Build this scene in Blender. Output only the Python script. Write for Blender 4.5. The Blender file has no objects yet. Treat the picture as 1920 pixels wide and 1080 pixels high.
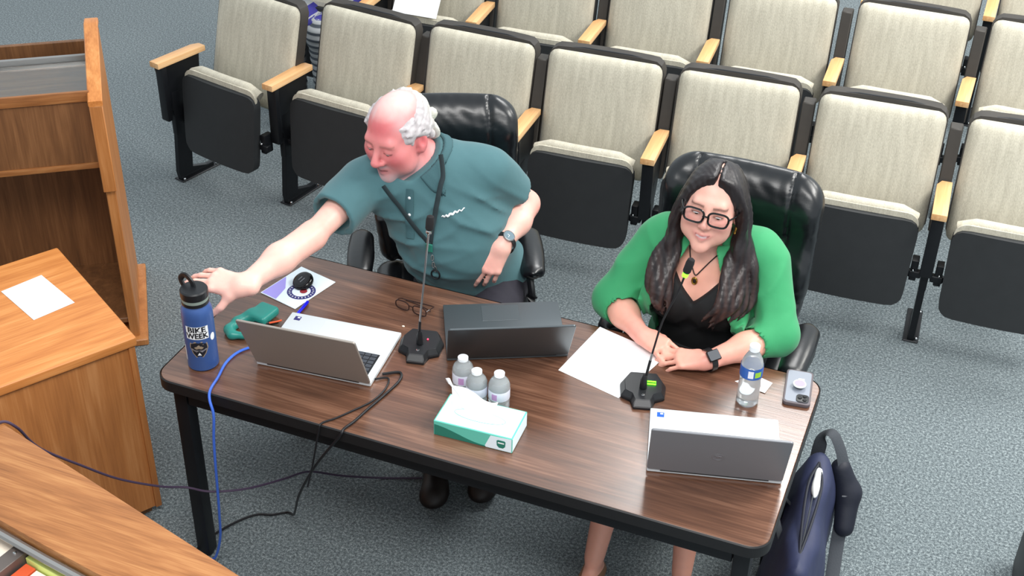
import bpy, bmesh, math, random
import numpy as np
from mathutils import Vector, Matrix, Euler

random.seed(7)
PI = math.pi
SC = bpy.context.scene
COL = SC.collection

# ------------------------------------------------------------------ camera, world, lights, exposure
def set_camera():
    cd = bpy.data.cameras.new('camera')
    cam = bpy.data.objects.new('camera', cd)
    COL.objects.link(cam)
    cd.sensor_width = 36.0
    cd.lens = 36.0 * 2506.2 / 1920.0
    cd.clip_start = 0.05
    pit, roll, yaw = 0.597, 0.024, -0.365
    w = Vector((math.sin(yaw) * math.cos(pit), math.cos(yaw) * math.cos(pit), -math.sin(pit)))
    r = w.cross(Vector((0, 0, 1))).normalized()
    u = r.cross(w)
    r2 = r * math.cos(roll) + u * math.sin(roll)
    u2 = -r * math.sin(roll) + u * math.cos(roll)
    m = Matrix.Identity(4)
    for i in range(3):
        m[i][0], m[i][1], m[i][2] = r2[i], u2[i], -w[i]
    m.translation = Vector((2.078, -2.499, 3.177))
    cam.matrix_world = m
    SC.camera = cam

set_camera()
world = bpy.data.worlds.new('world')
SC.world = world
world.use_nodes = True
world.node_tree.nodes['Background'].inputs['Color'].default_value = (0.86, 0.95, 1.0, 1)
world.node_tree.nodes['Background'].inputs['Strength'].default_value = 0.88

def area(name, loc, sx, sy, power, color, rot=(0, 0, 0)):
    ld = bpy.data.lights.new(name, 'AREA')
    ld.shape = 'RECTANGLE'
    ld.size, ld.size_y = sx, sy
    ld.energy = power
    ld.color = color
    o = bpy.data.objects.new(name, ld)
    o.location = loc
    o.rotation_euler = rot
    COL.objects.link(o)
    return o

area('ceiling_light_panel', (1.35, 4.1, 4.3), 1.6, 1.4, 125, (1.0, 0.99, 0.97))
area('ceiling_light_panel', (3.9, 1.8, 4.3), 1.2, 2.4, 215, (1.0, 0.98, 0.93))
area('ceiling_light_panel', (1.7, -1.9, 4.3), 2.4, 1.2, 150, (1.0, 0.98, 0.95))
area('ceiling_light_panel', (4.6, 5.4, 4.3), 1.2, 1.2, 130, (1.0, 0.98, 0.92))

SC.view_settings.view_transform = 'Standard'
SC.view_settings.look = 'None'
SC.view_settings.gamma = 1.0
SC.view_settings.exposure = 0.08
SC.view_settings.use_curve_mapping = False

# ------------------------------------------------------------------ materials
MATS = {}
def lin(c):
    return tuple(((x / 255.0) / 12.92 if x / 255.0 <= 0.04045 else ((x / 255.0 + 0.055) / 1.055) ** 2.4) for x in c)

def newmat(name):
    m = bpy.data.materials.new(name)
    m.use_nodes = True
    nt = m.node_tree
    b = nt.nodes['Principled BSDF']
    MATS[name] = m
    return m, nt, b

def N(nt, t, **kw):
    n = nt.nodes.new(t)
    for k, v in kw.items():
        setattr(n, k, v)
    return n

def plain(name, rgb, rough=0.5, metal=0.0, noise=0.0, scale=60.0, bump=0.0, spec=0.5, coat=0.0, sheen=0.0, stretch=(1, 1, 1), emit=0.0, trans=0.0, alpha=1.0, ior=1.45):
    """one base colour, with a little procedural variation and fine relief"""
    m, nt, b = newmat(name)
    c = lin(rgb)
    b.inputs['Base Color'].default_value = (*c, 1)
    b.inputs['Roughness'].default_value = rough
    b.inputs['Metallic'].default_value = metal
    b.inputs['Specular IOR Level'].default_value = spec
    b.inputs['IOR'].default_value = ior
    b.inputs['Coat Weight'].default_value = coat
    b.inputs['Sheen Weight'].default_value = sheen
    b.inputs['Transmission Weight'].default_value = trans
    b.inputs['Alpha'].default_value = alpha
    if emit:
        b.inputs['Emission Color'].default_value = (*c, 1)
        b.inputs['Emission Strength'].default_value = emit
    if noise or bump:
        tc = N(nt, 'ShaderNodeTexCoord')
        mp = N(nt, 'ShaderNodeMapping')
        mp.inputs['Scale'].default_value = stretch
        nz = N(nt, 'ShaderNodeTexNoise')
        nz.inputs['Scale'].default_value = scale
        nz.inputs['Detail'].default_value = 5
        nt.links.new(tc.outputs['Object'], mp.inputs['Vector'])
        nt.links.new(mp.outputs['Vector'], nz.inputs['Vector'])
        if noise:
            mx = N(nt, 'ShaderNodeMix', data_type='RGBA')
            mx.inputs[6].default_value = (*[x * (1 - noise) for x in c], 1)
            mx.inputs[7].default_value = (*[min(1, x * (1 + noise)) for x in c], 1)
            nt.links.new(nz.outputs['Fac'], mx.inputs['Factor'])
            nt.links.new(mx.outputs[2], b.inputs['Base Color'])
        if bump:
            bp = N(nt, 'ShaderNodeBump')
            bp.inputs['Strength'].default_value = bump
            bp.inputs['Distance'].default_value = 0.004
            nt.links.new(nz.outputs['Fac'], bp.inputs['Height'])
            nt.links.new(bp.outputs['Normal'], b.inputs['Normal'])
    return m

def wood(name, dark, mid, light, axis=0, rough=0.4, fine=1.0, coat=0.0, spec=0.5):
    """streaky grain running along one object axis"""
    m, nt, b = newmat(name)
    tc = N(nt, 'ShaderNodeTexCoord')
    mp = N(nt, 'ShaderNodeMapping')
    s = [9.0, 9.0, 9.0]
    s[axis] = 0.9
    mp.inputs['Scale'].default_value = s
    n1 = N(nt, 'ShaderNodeTexNoise')
    n1.inputs['Scale'].default_value = 1.6 * fine
    n1.inputs['Detail'].default_value = 4
    n1.inputs['Distortion'].default_value = 0.6
    mp2 = N(nt, 'ShaderNodeMapping')
    s2 = [60.0, 60.0, 60.0]
    s2[axis] = 2.2
    mp2.inputs['Scale'].default_value = s2
    n2 = N(nt, 'ShaderNodeTexNoise')
    n2.inputs['Scale'].default_value = 1.8 * fine
    n2.inputs['Detail'].default_value = 3
    ad = N(nt, 'ShaderNodeMath', operation='MULTIPLY_ADD')
    ad.inputs[1].default_value = 0.45
    cr = N(nt, 'ShaderNodeValToRGB')
    e = cr.color_ramp.elements
    e[0].position, e[0].color = 0.42, (*lin(dark), 1)
    e[1].position, e[1].color = 0.86, (*lin(light), 1)
    k = e.new(0.64)
    k.color = (*lin(mid), 1)
    L = nt.links
    L.new(tc.outputs['Object'], mp.inputs['Vector'])
    L.new(tc.outputs['Object'], mp2.inputs['Vector'])
    L.new(mp.outputs['Vector'], n1.inputs['Vector'])
    L.new(mp2.outputs['Vector'], n2.inputs['Vector'])
    L.new(n2.outputs['Fac'], ad.inputs[0])
    mul = N(nt, 'ShaderNodeMath', operation='MULTIPLY')
    mul.inputs[1].default_value = 0.8
    L.new(n1.outputs['Fac'], mul.inputs[0])
    L.new(mul.outputs[0], ad.inputs[2])
    L.new(ad.outputs[0], cr.inputs['Fac'])
    L.new(cr.outputs['Color'], b.inputs['Base Color'])
    b.inputs['Roughness'].default_value = rough
    b.inputs['Coat Weight'].default_value = coat
    b.inputs['Coat Roughness'].default_value = 0.2
    b.inputs['Specular IOR Level'].default_value = spec
    bp = N(nt, 'ShaderNodeBump')
    bp.inputs['Strength'].default_value = 0.08
    bp.inputs['Distance'].default_value = 0.002
    L.new(n2.outputs['Fac'], bp.inputs['Height'])
    L.new(bp.outputs['Normal'], b.inputs['Normal'])
    return m

def carpet():
    m, nt, b = newmat('carpet')
    tc = N(nt, 'ShaderNodeTexCoord')
    n1 = N(nt, 'ShaderNodeTexNoise')
    n1.inputs['Scale'].default_value = 260
    n1.inputs['Detail'].default_value = 3
    n2 = N(nt, 'ShaderNodeTexNoise')
    n2.inputs['Scale'].default_value = 110
    n2.inputs['Detail'].default_value = 5
    v = N(nt, 'ShaderNodeTexNoise')
    v.inputs['Scale'].default_value = 2.2
    mx = N(nt, 'ShaderNodeMath', operation='ADD')
    cr = N(nt, 'ShaderNodeValToRGB')
    e = cr.color_ramp.elements
    e[0].position, e[0].color = 0.36, (*lin((56, 63, 67)), 1)
    e[1].position, e[1].color = 0.66, (*lin((158, 168, 170)), 1)
    k = e.new(0.5)
    k.color = (*lin((99, 109, 113)), 1)
    hv = N(nt, 'ShaderNodeMath', operation='MULTIPLY')
    hv.inputs[1].default_value = 0.5
    L = nt.links
    for n in (n1, n2, v):
        L.new(tc.outputs['Object'], n.inputs['Vector'])
    L.new(n1.outputs['Fac'], mx.inputs[0])
    L.new(n2.outputs['Fac'], mx.inputs[1])
    L.new(mx.outputs[0], hv.inputs[0])
    L.new(hv.outputs[0], cr.inputs['Fac'])
    L.new(cr.outputs['Color'], b.inputs['Base Color'])
    b.inputs['Roughness'].default_value = 0.95
    b.inputs['Specular IOR Level'].default_value = 0.15
    b.inputs['Sheen Weight'].default_value = 0.2
    bp = N(nt, 'ShaderNodeBump')
    bp.inputs['Strength'].default_value = 0.5
    bp.inputs['Distance'].default_value = 0.006
    L.new(mx.outputs[0], bp.inputs['Height'])
    L.new(bp.outputs['Normal'], b.inputs['Normal'])
    return m

def woven(name, rgb, rgb2, bump=0.4, scale=260.0, rough=0.9):
    """woven upholstery: fine cross threads over a faint vertical streak"""
    m, nt, b = newmat(name)
    tc = N(nt, 'ShaderNodeTexCoord')
    mp = N(nt, 'ShaderNodeMapping')
    mp.inputs['Scale'].default_value = (1.0, 1.0, 0.35)
    n1 = N(nt, 'ShaderNodeTexNoise')
    n1.inputs['Scale'].default_value = scale
    mp2 = N(nt, 'ShaderNodeMapping')
    mp2.inputs['Scale'].default_value = (22.0, 3.0, 2.5)
    n2 = N(nt, 'ShaderNodeTexNoise')
    n2.inputs['Scale'].default_value = 2.4
    n2.inputs['Detail'].default_value = 4
    ad = N(nt, 'ShaderNodeMath', operation='ADD')
    hv = N(nt, 'ShaderNodeMath', operation='MULTIPLY')
    hv.inputs[1].default_value = 0.5
    mx = N(nt, 'ShaderNodeMix', data_type='RGBA')
    mx.inputs[6].default_value = (*lin(rgb2), 1)
    mx.inputs[7].default_value = (*lin(rgb), 1)
    mr = N(nt, 'ShaderNodeMapRange')
    mr.inputs['From Min'].default_value = 0.35
    mr.inputs['From Max'].default_value = 0.62
    L = nt.links
    L.new(tc.outputs['Object'], mp.inputs['Vector'])
    L.new(tc.outputs['Object'], mp2.inputs['Vector'])
    L.new(mp.outputs['Vector'], n1.inputs['Vector'])
    L.new(mp2.outputs['Vector'], n2.inputs['Vector'])
    L.new(n1.outputs['Fac'], ad.inputs[0])
    L.new(n2.outputs['Fac'], ad.inputs[1])
    L.new(ad.outputs[0], hv.inputs[0])
    L.new(hv.outputs[0], mr.inputs['Value'])
    L.new(mr.outputs[0], mx.inputs['Factor'])
    L.new(mx.outputs[2], b.inputs['Base Color'])
    b.inputs['Roughness'].default_value = rough
    b.inputs['Specular IOR Level'].default_value = 0.2
    b.inputs['Sheen Weight'].default_value = 0.15
    bp = N(nt, 'ShaderNodeBump')
    bp.inputs['Strength'].default_value = bump
    bp.inputs['Distance'].default_value = 0.003
    L.new(n1.outputs['Fac'], bp.inputs['Height'])
    L.new(bp.outputs['Normal'], b.inputs['Normal'])
    return m

def vcol(name, rough=0.5, bump=0.0, scale=400, sss=0.0, spec=0.4, sheen=0.0, stretch=(1, 1, 1)):
    """colour read from the mesh's own point colours (skin tones, print)"""
    m, nt, b = newmat(name)
    a = N(nt, 'ShaderNodeAttribute', attribute_name='Col')
    nt.links.new(a.outputs['Color'], b.inputs['Base Color'])
    b.inputs['Roughness'].default_value = rough
    b.inputs['Specular IOR Level'].default_value = spec
    b.inputs['Sheen Weight'].default_value = sheen
    if sss:
        b.inputs['Subsurface Weight'].default_value = sss
        b.inputs['Subsurface Radius'].default_value = (0.012, 0.004, 0.002)
        b.inputs['Subsurface Scale'].default_value = 1.0
    if bump:
        tc = N(nt, 'ShaderNodeTexCoord')
        mp = N(nt, 'ShaderNodeMapping')
        mp.inputs['Scale'].default_value = stretch
        nz = N(nt, 'ShaderNodeTexNoise')
        nz.inputs['Scale'].default_value = scale
        nz.inputs['Detail'].default_value = 4
        bp = N(nt, 'ShaderNodeBump')
        bp.inputs['Strength'].default_value = bump
        bp.inputs['Distance'].default_value = 0.002
        nt.links.new(tc.outputs['Object'], mp.inputs['Vector'])
        nt.links.new(mp.outputs['Vector'], nz.inputs['Vector'])
        nt.links.new(nz.outputs['Fac'], bp.inputs['Height'])
        nt.links.new(bp.outputs['Normal'], b.inputs['Normal'])
    return m

carpet()
plain('carpet_tuft', (112, 122, 126), 0.95)
wood('walnut', (70, 46, 35), (98, 66, 50), (134, 96, 76), 0, rough=0.26, fine=1.3, spec=1.0)
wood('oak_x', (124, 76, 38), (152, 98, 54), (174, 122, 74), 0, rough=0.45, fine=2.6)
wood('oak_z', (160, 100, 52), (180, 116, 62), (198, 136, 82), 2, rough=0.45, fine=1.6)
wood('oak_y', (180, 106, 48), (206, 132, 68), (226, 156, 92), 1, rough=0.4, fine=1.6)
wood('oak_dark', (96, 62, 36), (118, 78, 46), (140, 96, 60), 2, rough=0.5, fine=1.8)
wood('arm_wood', (200, 146, 94), (222, 170, 116), (238, 196, 146), 1, rough=0.35)
plain('black_edge', (22, 22, 24), 0.5, noise=0.2, scale=40)
plain('black_metal', (24, 26, 30), 0.42, metal=0.3, noise=0.15, scale=30)
plain('charcoal_plastic', (40, 42, 44), 0.62, noise=0.15, scale=25, bump=0.1)
plain('brown_plastic', (56, 52, 48), 0.6, noise=0.15, scale=30)
woven('beige_fabric', (200, 194, 177), (176, 170, 154), bump=0.25)
plain('steel', (170, 172, 174), 0.3, metal=0.9)
plain('chrome', (215, 218, 220), 0.12, metal=1.0)
plain('black_leather', (16, 18, 22), 0.30, noise=0.2, scale=30, bump=0.12, spec=0.7)
plain('stitch', (10, 10, 12), 0.7)
plain('black_plastic', (26, 27, 30), 0.38, noise=0.1, scale=20)
plain('black_gloss', (12, 12, 14), 0.12)
plain('foam', (34, 32, 34), 0.95, bump=0.5, scale=900)
plain('silver_laptop', (160, 152, 145), 0.45, metal=0.45)
plain('silver_light', (214, 220, 224), 0.4, metal=0.25)
plain('grey_laptop', (136, 137, 142), 0.45, metal=0.4)
plain('dark_laptop', (86, 92, 96), 0.36, metal=0.6)
plain('key_dark', (58, 62, 70), 0.5)
plain('screen_black', (8, 9, 12), 0.1)
plain('paper', (250, 252, 255), 0.8, noise=0.01)
plain('paper_cool', (226, 238, 246), 0.8)
plain('flask_blue', (58, 88, 146), 0.36, metal=0.15, noise=0.1, scale=10)
plain('sticker_white', (235, 238, 240), 0.5)
plain('print_dark', (24, 26, 34), 0.6)
plain('print_gold', (146, 130, 112), 0.5)
plain('print_navy', (48, 46, 110), 0.5)
plain('print_red', (150, 50, 60), 0.5)
plain('print_violet', (160, 150, 226), 0.6)
plain('print_blue', (30, 90, 190), 0.5)
plain('logo_grey', (150, 150, 156), 0.3, metal=0.6)
plain('grey_band', (128, 140, 132), 0.5)
plain('teal', (38, 132, 122), 0.38, noise=0.08, scale=12)
plain('teal_print', (34, 116, 100), 0.5)
plain('teal_mid', (96, 190, 172), 0.5)
plain('tissue', (252, 254, 255), 0.9)
plain('eth_blue', (66, 110, 214), 0.35)
plain('pen_blue', (24, 24, 210), 0.25)
plain('cable_black', (20, 20, 24), 0.45)
plain('cable_purple', (66, 52, 74), 0.5)
plain('led_green', (90, 255, 30), 0.4, emit=6.0)
plain('led_red', (255, 60, 90), 0.4, emit=2.0)
plain('bottle_clear', (248, 252, 254), 0.06, trans=0.78, ior=1.33)
plain('water', (248, 252, 254), 0.02, trans=0.86, ior=1.33)
plain('cap_white', (242, 246, 250), 0.45)
plain('label_blue', (40, 90, 170), 0.4)
plain('label_green', (150, 200, 60), 0.4)
plain('label_white', (225, 226, 240), 0.5)
plain('label_pink', (196, 150, 200), 0.5)
plain('tortoise', (46, 26, 20), 0.2)
plain('lens', (252, 252, 254), 0.0, trans=1.0, ior=1.02)
plain('glass_panel', (220, 232, 236), 0.05, trans=1.0, ior=1.45)
plain('phone_case', (92, 84, 88), 0.5)
plain('phone_back', (128, 134, 146), 0.4)
plain('navy_nylon', (44, 50, 80), 0.6, noise=0.15, scale=30, bump=0.25)
plain('navy_dark', (24, 27, 40), 0.6, noise=0.15, scale=30, bump=0.2)
plain('webbing', (62, 66, 72), 0.8, bump=0.3, scale=300)
plain('cream', (246, 232, 214), 0.6)
plain('yellow_green', (214, 226, 130), 0.6)
plain('orange_red', (214, 88, 48), 0.6)
plain('frame_grey', (104, 96, 92), 0.4, metal=0.4)
plain('silver_strip', (160, 158, 156), 0.3, metal=0.7)
plain('polo', (70, 108, 114), 0.85, noise=0.05, scale=30, bump=0.25, sheen=0.15)
plain('polo_dark', (60, 94, 100), 0.85, bump=0.2, scale=300)
plain('trouser', (40, 38, 48), 0.85, noise=0.1, scale=40, bump=0.2)
plain('tan_trouser', (150, 126, 108), 0.85, noise=0.08, scale=40, bump=0.2)
plain('shoe_dark', (26, 18, 16), 0.5)
plain('shoe_tan', (130, 96, 72), 0.5)
plain('blazer_green', (50, 146, 94), 0.75, noise=0.06, scale=25, bump=0.2, sheen=0.15)
plain('blouse_black', (22, 22, 24), 0.8, noise=0.2, scale=30, bump=0.15)
plain('strap_dark', (34, 48, 52), 0.7)
plain('dark_cord', (40, 26, 26), 0.6)
plain('gold', (190, 150, 70), 0.25, metal=0.9)
plain('watch_face', (120, 140, 150), 0.15, metal=0.4)
plain('eye_white', (225, 220, 215), 0.2)
plain('iris', (50, 34, 24), 0.15)
plain('stripe_grey', (150, 154, 158), 0.8)
plain('stripe_dark', (60, 66, 72), 0.8)
plain('purple_cloth', (50, 46, 128), 0.8, noise=0.1)
vcol('skin', 0.42, bump=0.12, scale=260, sss=0.12)
vcol('hair_white', 0.55, bump=0.9, scale=120, spec=0.3, stretch=(1, 1, 0.25))
vcol('hair_dark', 0.38, bump=0.3, scale=160, spec=0.45, stretch=(1, 1, 0.12))

# ------------------------------------------------------------------ object helpers
def put(name, me, mats, parent=None, smooth=True, auto=None):
    o = bpy.data.objects.new(name, me)
    if not isinstance(mats, (list, tuple)):
        mats = [mats]
    for m in mats:
        me.materials.append(MATS[m])
    COL.objects.link(o)
    if parent is not None:
        o.parent = parent
    if smooth:
        me.polygons.foreach_set('use_smooth', [True] * len(me.polygons))
        if auto is not None:
            me.set_sharp_from_angle(angle=math.radians(auto))
    return o

def from_bm(name, bm, mats, parent=None, smooth=True, auto=35, loc=None, rot=None):
    bmesh.ops.recalc_face_normals(bm, faces=bm.faces)
    me = bpy.data.meshes.new(name)
    bm.to_mesh(me)
    bm.free()
    o = put(name, me, mats, parent, smooth, auto)
    if loc is not None:
        o.location = loc
    if rot is not None:
        o.rotation_euler = rot
    return o

def empty(name, loc=(0, 0, 0), rz=0.0, rot=None):
    o = bpy.data.objects.new(name, None)
    o.empty_display_size = 0.05
    o.location = loc
    o.rotation_euler = rot if rot is not None else (0, 0, rz)
    COL.objects.link(o)
    return o

def tag(o, label, cat, group=None, kind=None):
    if label: o['label'] = label
    if cat: o['category'] = cat
    if group: o['group'] = group
    if kind: o['kind'] = kind
    return o

def copy_tree(o, parent=None):
    c = o.copy()
    COL.objects.link(c)
    c.parent = parent
    for ch in list(o.children):
        copy_tree(ch, c)
    return c

def join(dst, src):
    """append bmesh src to dst"""
    me = bpy.data.meshes.new('tmp')
    src.to_mesh(me)
    src.free()
    dst.from_mesh(me)
    bpy.data.meshes.remove(me)
    return dst

def bm_box(sx, sy, sz, c=(0, 0, 0), bev=0.0, seg=2, rot=None, mat=0):
    bm = bmesh.new()
    bmesh.ops.create_cube(bm, size=1.0)
    bmesh.ops.scale(bm, vec=(sx, sy, sz), verts=bm.verts)
    if bev:
        bmesh.ops.bevel(bm, geom=list(bm.edges), offset=bev, segments=seg, profile=0.6, affect='EDGES')
    if rot is not None:
        bmesh.ops.rotate(bm, cent=(0, 0, 0), matrix=Euler(rot).to_matrix(), verts=bm.verts)
    bmesh.ops.translate(bm, vec=c, verts=bm.verts)
    for f in bm.faces:
        f.material_index = mat
    return bm

def bm_prism(pts, d0, d1, plane='xy', bev=0.0, seg=2, mat=0):
    """extrude a 2D outline between d0 and d1 along the third axis"""
    bm = bmesh.new()
    def mk(p, d):
        if plane == 'xy': return (p[0], p[1], d)
        if plane == 'xz': return (p[0], d, p[1])
        return (d, p[0], p[1])
    lo = [bm.verts.new(mk(p, d0)) for p in pts]
    hi = [bm.verts.new(mk(p, d1)) for p in pts]
    bm.faces.new(lo)
    bm.faces.new(list(reversed(hi)))
    n = len(pts)
    for i in range(n):
        bm.faces.new((lo[i], lo[(i + 1) % n], hi[(i + 1) % n], hi[i]))
    bmesh.ops.recalc_face_normals(bm, faces=bm.faces)
    if bev:
        caps = [e for e in bm.edges if abs(len(e.link_faces)) == 2 and any(len(f.verts) == n and n > 4 for f in e.link_faces)]
        if n <= 4:
            caps = list(bm.edges)
        bmesh.ops.bevel(bm, geom=caps, offset=bev, segments=seg, profile=0.6, affect='EDGES')
    for f in bm.faces:
        f.material_index = mat
    return bm

def rrect(x0, y0, x1, y1, r, n=6):
    out = []
    for cx, cy, a0 in ((x1 - r, y1 - r, 0), (x0 + r, y1 - r, 90), (x0 + r, y0 + r, 180), (x1 - r, y0 + r, 270)):
        for i in range(n + 1):
            a = math.radians(a0 + 90 * i / n)
            out.append((cx + r * math.cos(a), cy + r * math.sin(a)))
    return out

def bm_lathe(prof, seg=32, c=(0, 0, 0), mat=0, a0=0.0, a1=None):
    bm = bmesh.new()
    full = a1 is None
    a1 = a0 + 2 * PI if full else a1
    rings = []
    ns = seg if full else seg + 1
    for (r, z) in prof:
        if r < 1e-6 and full:
            rings.append([bm.verts.new((c[0], c[1], c[2] + z))])
        else:
            rings.append([bm.verts.new((c[0] + r * math.cos(a0 + (a1 - a0) * i / seg), c[1] + r * math.sin(a0 + (a1 - a0) * i / seg), c[2] + z)) for i in range(ns)])
    for a, b in zip(rings, rings[1:]):
        m = seg
        for i in range(m):
            j = (i + 1) % seg if full else i + 1
            if len(a) == 1 and len(b) == 1: continue
            if len(a) == 1: bm.faces.new((a[0], b[j], b[i]))
            elif len(b) == 1: bm.faces.new((a[i], a[j], b[0]))
            else: bm.faces.new((a[i], a[j], b[j], b[i]))
    for f in bm.faces:
        f.material_index = mat
    return bm

def spline(pts, n=8):
    """Catmull-Rom through the points"""
    P = [Vector(p) for p in pts]
    P = [P[0] * 2 - P[1]] + P + [P[-1] * 2 - P[-2]]
    out = []
    for i in range(1, len(P) - 2):
        for k in range(n):
            t = k / n
            a, b, c, d = P[i - 1], P[i], P[i + 1], P[i + 2]
            out.append(0.5 * ((2 * b) + (c - a) * t + (2 * a - 5 * b + 4 * c - d) * t * t + (3 * b - a - 3 * c + d) * t ** 3))
    out.append(P[-2])
    return out

def bm_tube(pts, r, seg=10, flat=None, up=(0, 0, 1), mat=0, closed=False):
    """sweep a circle (or an ellipse, flat=(w,h)) along the points; r may be a list"""
    bm = bmesh.new()
    P = [Vector(p) for p in pts]
    n = len(P)
    rings = []
    prev = None
    for i in range(n):
        if closed:
            t = (P[(i + 1) % n] - P[(i - 1) % n])
        else:
            t = P[min(i + 1, n - 1)] - P[max(i - 1, 0)]
        t = t.normalized()
        if prev is None:
            s = t.cross(Vector(up))
            if s.length < 1e-3: s = t.cross(Vector((1, 0, 0.1)))
        else:
            s = prev - t * prev.dot(t)
        s.normalize()
        prev = s
        b = s.cross(t)
        if flat:
            s0 = t.cross(Vector(up))
            if s0.length > 1e-3:
                s = s0.normalized(); b = s.cross(t)
        rr = r[i] if isinstance(r, (list, tuple)) else r
        w, h = (flat if flat else (rr, rr))
        rings.append([bm.verts.new(P[i] + s * w * math.cos(2 * PI * k / seg) + b * h * math.sin(2 * PI * k / seg)) for k in range(seg)])
    m = n if closed else n - 1
    for i in range(m):
        a, b = rings[i], rings[(i + 1) % n]
        for k in range(seg):
            bm.faces.new((a[k], a[(k + 1) % seg], b[(k + 1) % seg], b[k]))
    if not closed:
        bm.faces.new(rings[0])
        bm.faces.new(list(reversed(rings[-1])))
    for f in bm.faces:
        f.material_index = mat
    return bm

def bm_ball(r, c, scale=(1, 1, 1), seg=20, mat=0):
    bm = bmesh.new()
    bmesh.ops.create_uvsphere(bm, u_segments=seg, v_segments=max(8, seg // 2), radius=r)
    bmesh.ops.scale(bm, vec=scale, verts=bm.verts)
    bmesh.ops.translate(bm, vec=c, verts=bm.verts)
    for f in bm.faces:
        f.material_index = mat
    return bm

def xf(bm, m):
    bmesh.ops.transform(bm, matrix=m, verts=bm.verts)
    return bm

def text_mesh(name, body, size, mat, parent=None, depth=0.0004, loc=(0, 0, 0), rot=(0, 0, 0), bold=0.0, sx=1.0):
    c = bpy.data.curves.new(name, 'FONT')
    c.body = body
    c.size = size
    c.extrude = depth
    c.offset = bold
    c.align_x = 'CENTER'
    c.align_y = 'CENTER'
    c.resolution_u = 3
    t = bpy.data.objects.new(name, c)
    COL.objects.link(t)
    dg = bpy.context.evaluated_depsgraph_get()
    me = bpy.data.meshes.new_from_object(t.evaluated_get(dg))
    bpy.data.objects.remove(t)
    bpy.data.curves.remove(c)
    me.transform(Matrix.Diagonal((sx, 1, 1, 1)))
    me.materials.clear()
    o = put(name, me, mat, parent, smooth=False)
    o.location = loc
    o.rotation_euler = rot
    return o
# ------------------------------------------------------------------ signed-distance modelling (bodies, cushions, hair)
class Sdf:
    """union of rounded shapes, blended; evaluated on numpy point arrays"""
    def __init__(self, frame=None):
        self.ops = []
        self.f = frame or (np.zeros(3), np.eye(3), 1.0)
    def _w(self, p):
        return self.f[0] + self.f[2] * (self.f[1] @ np.asarray(p, float))
    def cone(self, a, b, r1, r2=None, k=0.02, sub=False):
        a, b = self._w(a), self._w(b)
        s = self.f[2]
        r1, r2 = r1 * s, (r1 if r2 is None else r2) * s
        ba = b - a
        L2 = max(float(ba @ ba), 1e-9)
        def fn(P):
            h = np.clip((P - a) @ ba / L2, 0, 1)
            return np.linalg.norm(P - a - h[:, None] * ba, axis=1) - (r1 + (r2 - r1) * h)
        self.ops.append((fn, k * s, sub, (a + b) / 2, math.sqrt(L2) / 2 + max(r1, r2)))
        return self
    def chain(self, pts, rs, k=0.02):
        for i in range(len(pts) - 1):
            self.cone(pts[i], pts[i + 1], rs[i], rs[i + 1], k)
        return self
    def ell(self, c, r, R=None, k=0.03, sub=False):
        c = self._w(c)
        s = self.f[2]
        r = np.asarray(r, float) * s
        M = self.f[1] @ (np.eye(3) if R is None else R)
        def fn(P):
            q = (P - c) @ M
            k0 = np.linalg.norm(q / r, axis=1)
            k1 = np.linalg.norm(q / (r * r), axis=1) + 1e-9
            return k0 * (k0 - 1) / k1
        self.ops.append((fn, k * s, sub, c, float(max(r))))
        return self
    def box(self, c, h, rnd, R=None, k=0.02, sub=False):
        c = self._w(c)
        s = self.f[2]
        h = np.asarray(h, float) * s - rnd * s
        M = self.f[1] @ (np.eye(3) if R is None else R)
        def fn(P):
            q = np.abs((P - c) @ M) - h
            return np.linalg.norm(np.maximum(q, 0), axis=1) + np.minimum(q.max(axis=1), 0) - rnd * s
        self.ops.append((fn, k * s, sub, c, float(np.linalg.norm(h)) + rnd * s))
        return self
    def add(self, other):
        self.ops += other.ops
        return self
    def __call__(self, P):
        d = np.full(len(P), 10.0)
        for fn, k, sub, c, br in self.ops:
            bd = np.linalg.norm(P - c, axis=1) - br
            m = (bd < np.maximum(d, 0.0) + k) if not sub else (bd < k)
            if not m.any():
                continue
            v = fn(P[m])
            dm = d[m]
            if sub:
                v = -v
                h = np.clip(0.5 - 0.5 * (dm - v) / max(k, 1e-6), 0, 1)
                d[m] = dm * (1 - h) + v * h + k * h * (1 - h)
            else:
                h = np.clip(0.5 + 0.5 * (dm - v) / max(k, 1e-6), 0, 1)
                d[m] = dm * (1 - h) + v * h - k * h * (1 - h)
        return d

def axis_steps(lo, hi, h, zones=()):
    """node positions along an axis; zones (a, b, fine) get a smaller step"""
    out = [lo]
    while out[-1] < hi:
        s = h
        for a, b, f in zones:
            if a <= out[-1] <= b:
                s = min(s, f)
        out.append(out[-1] + s)
    return np.array(out)

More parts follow.
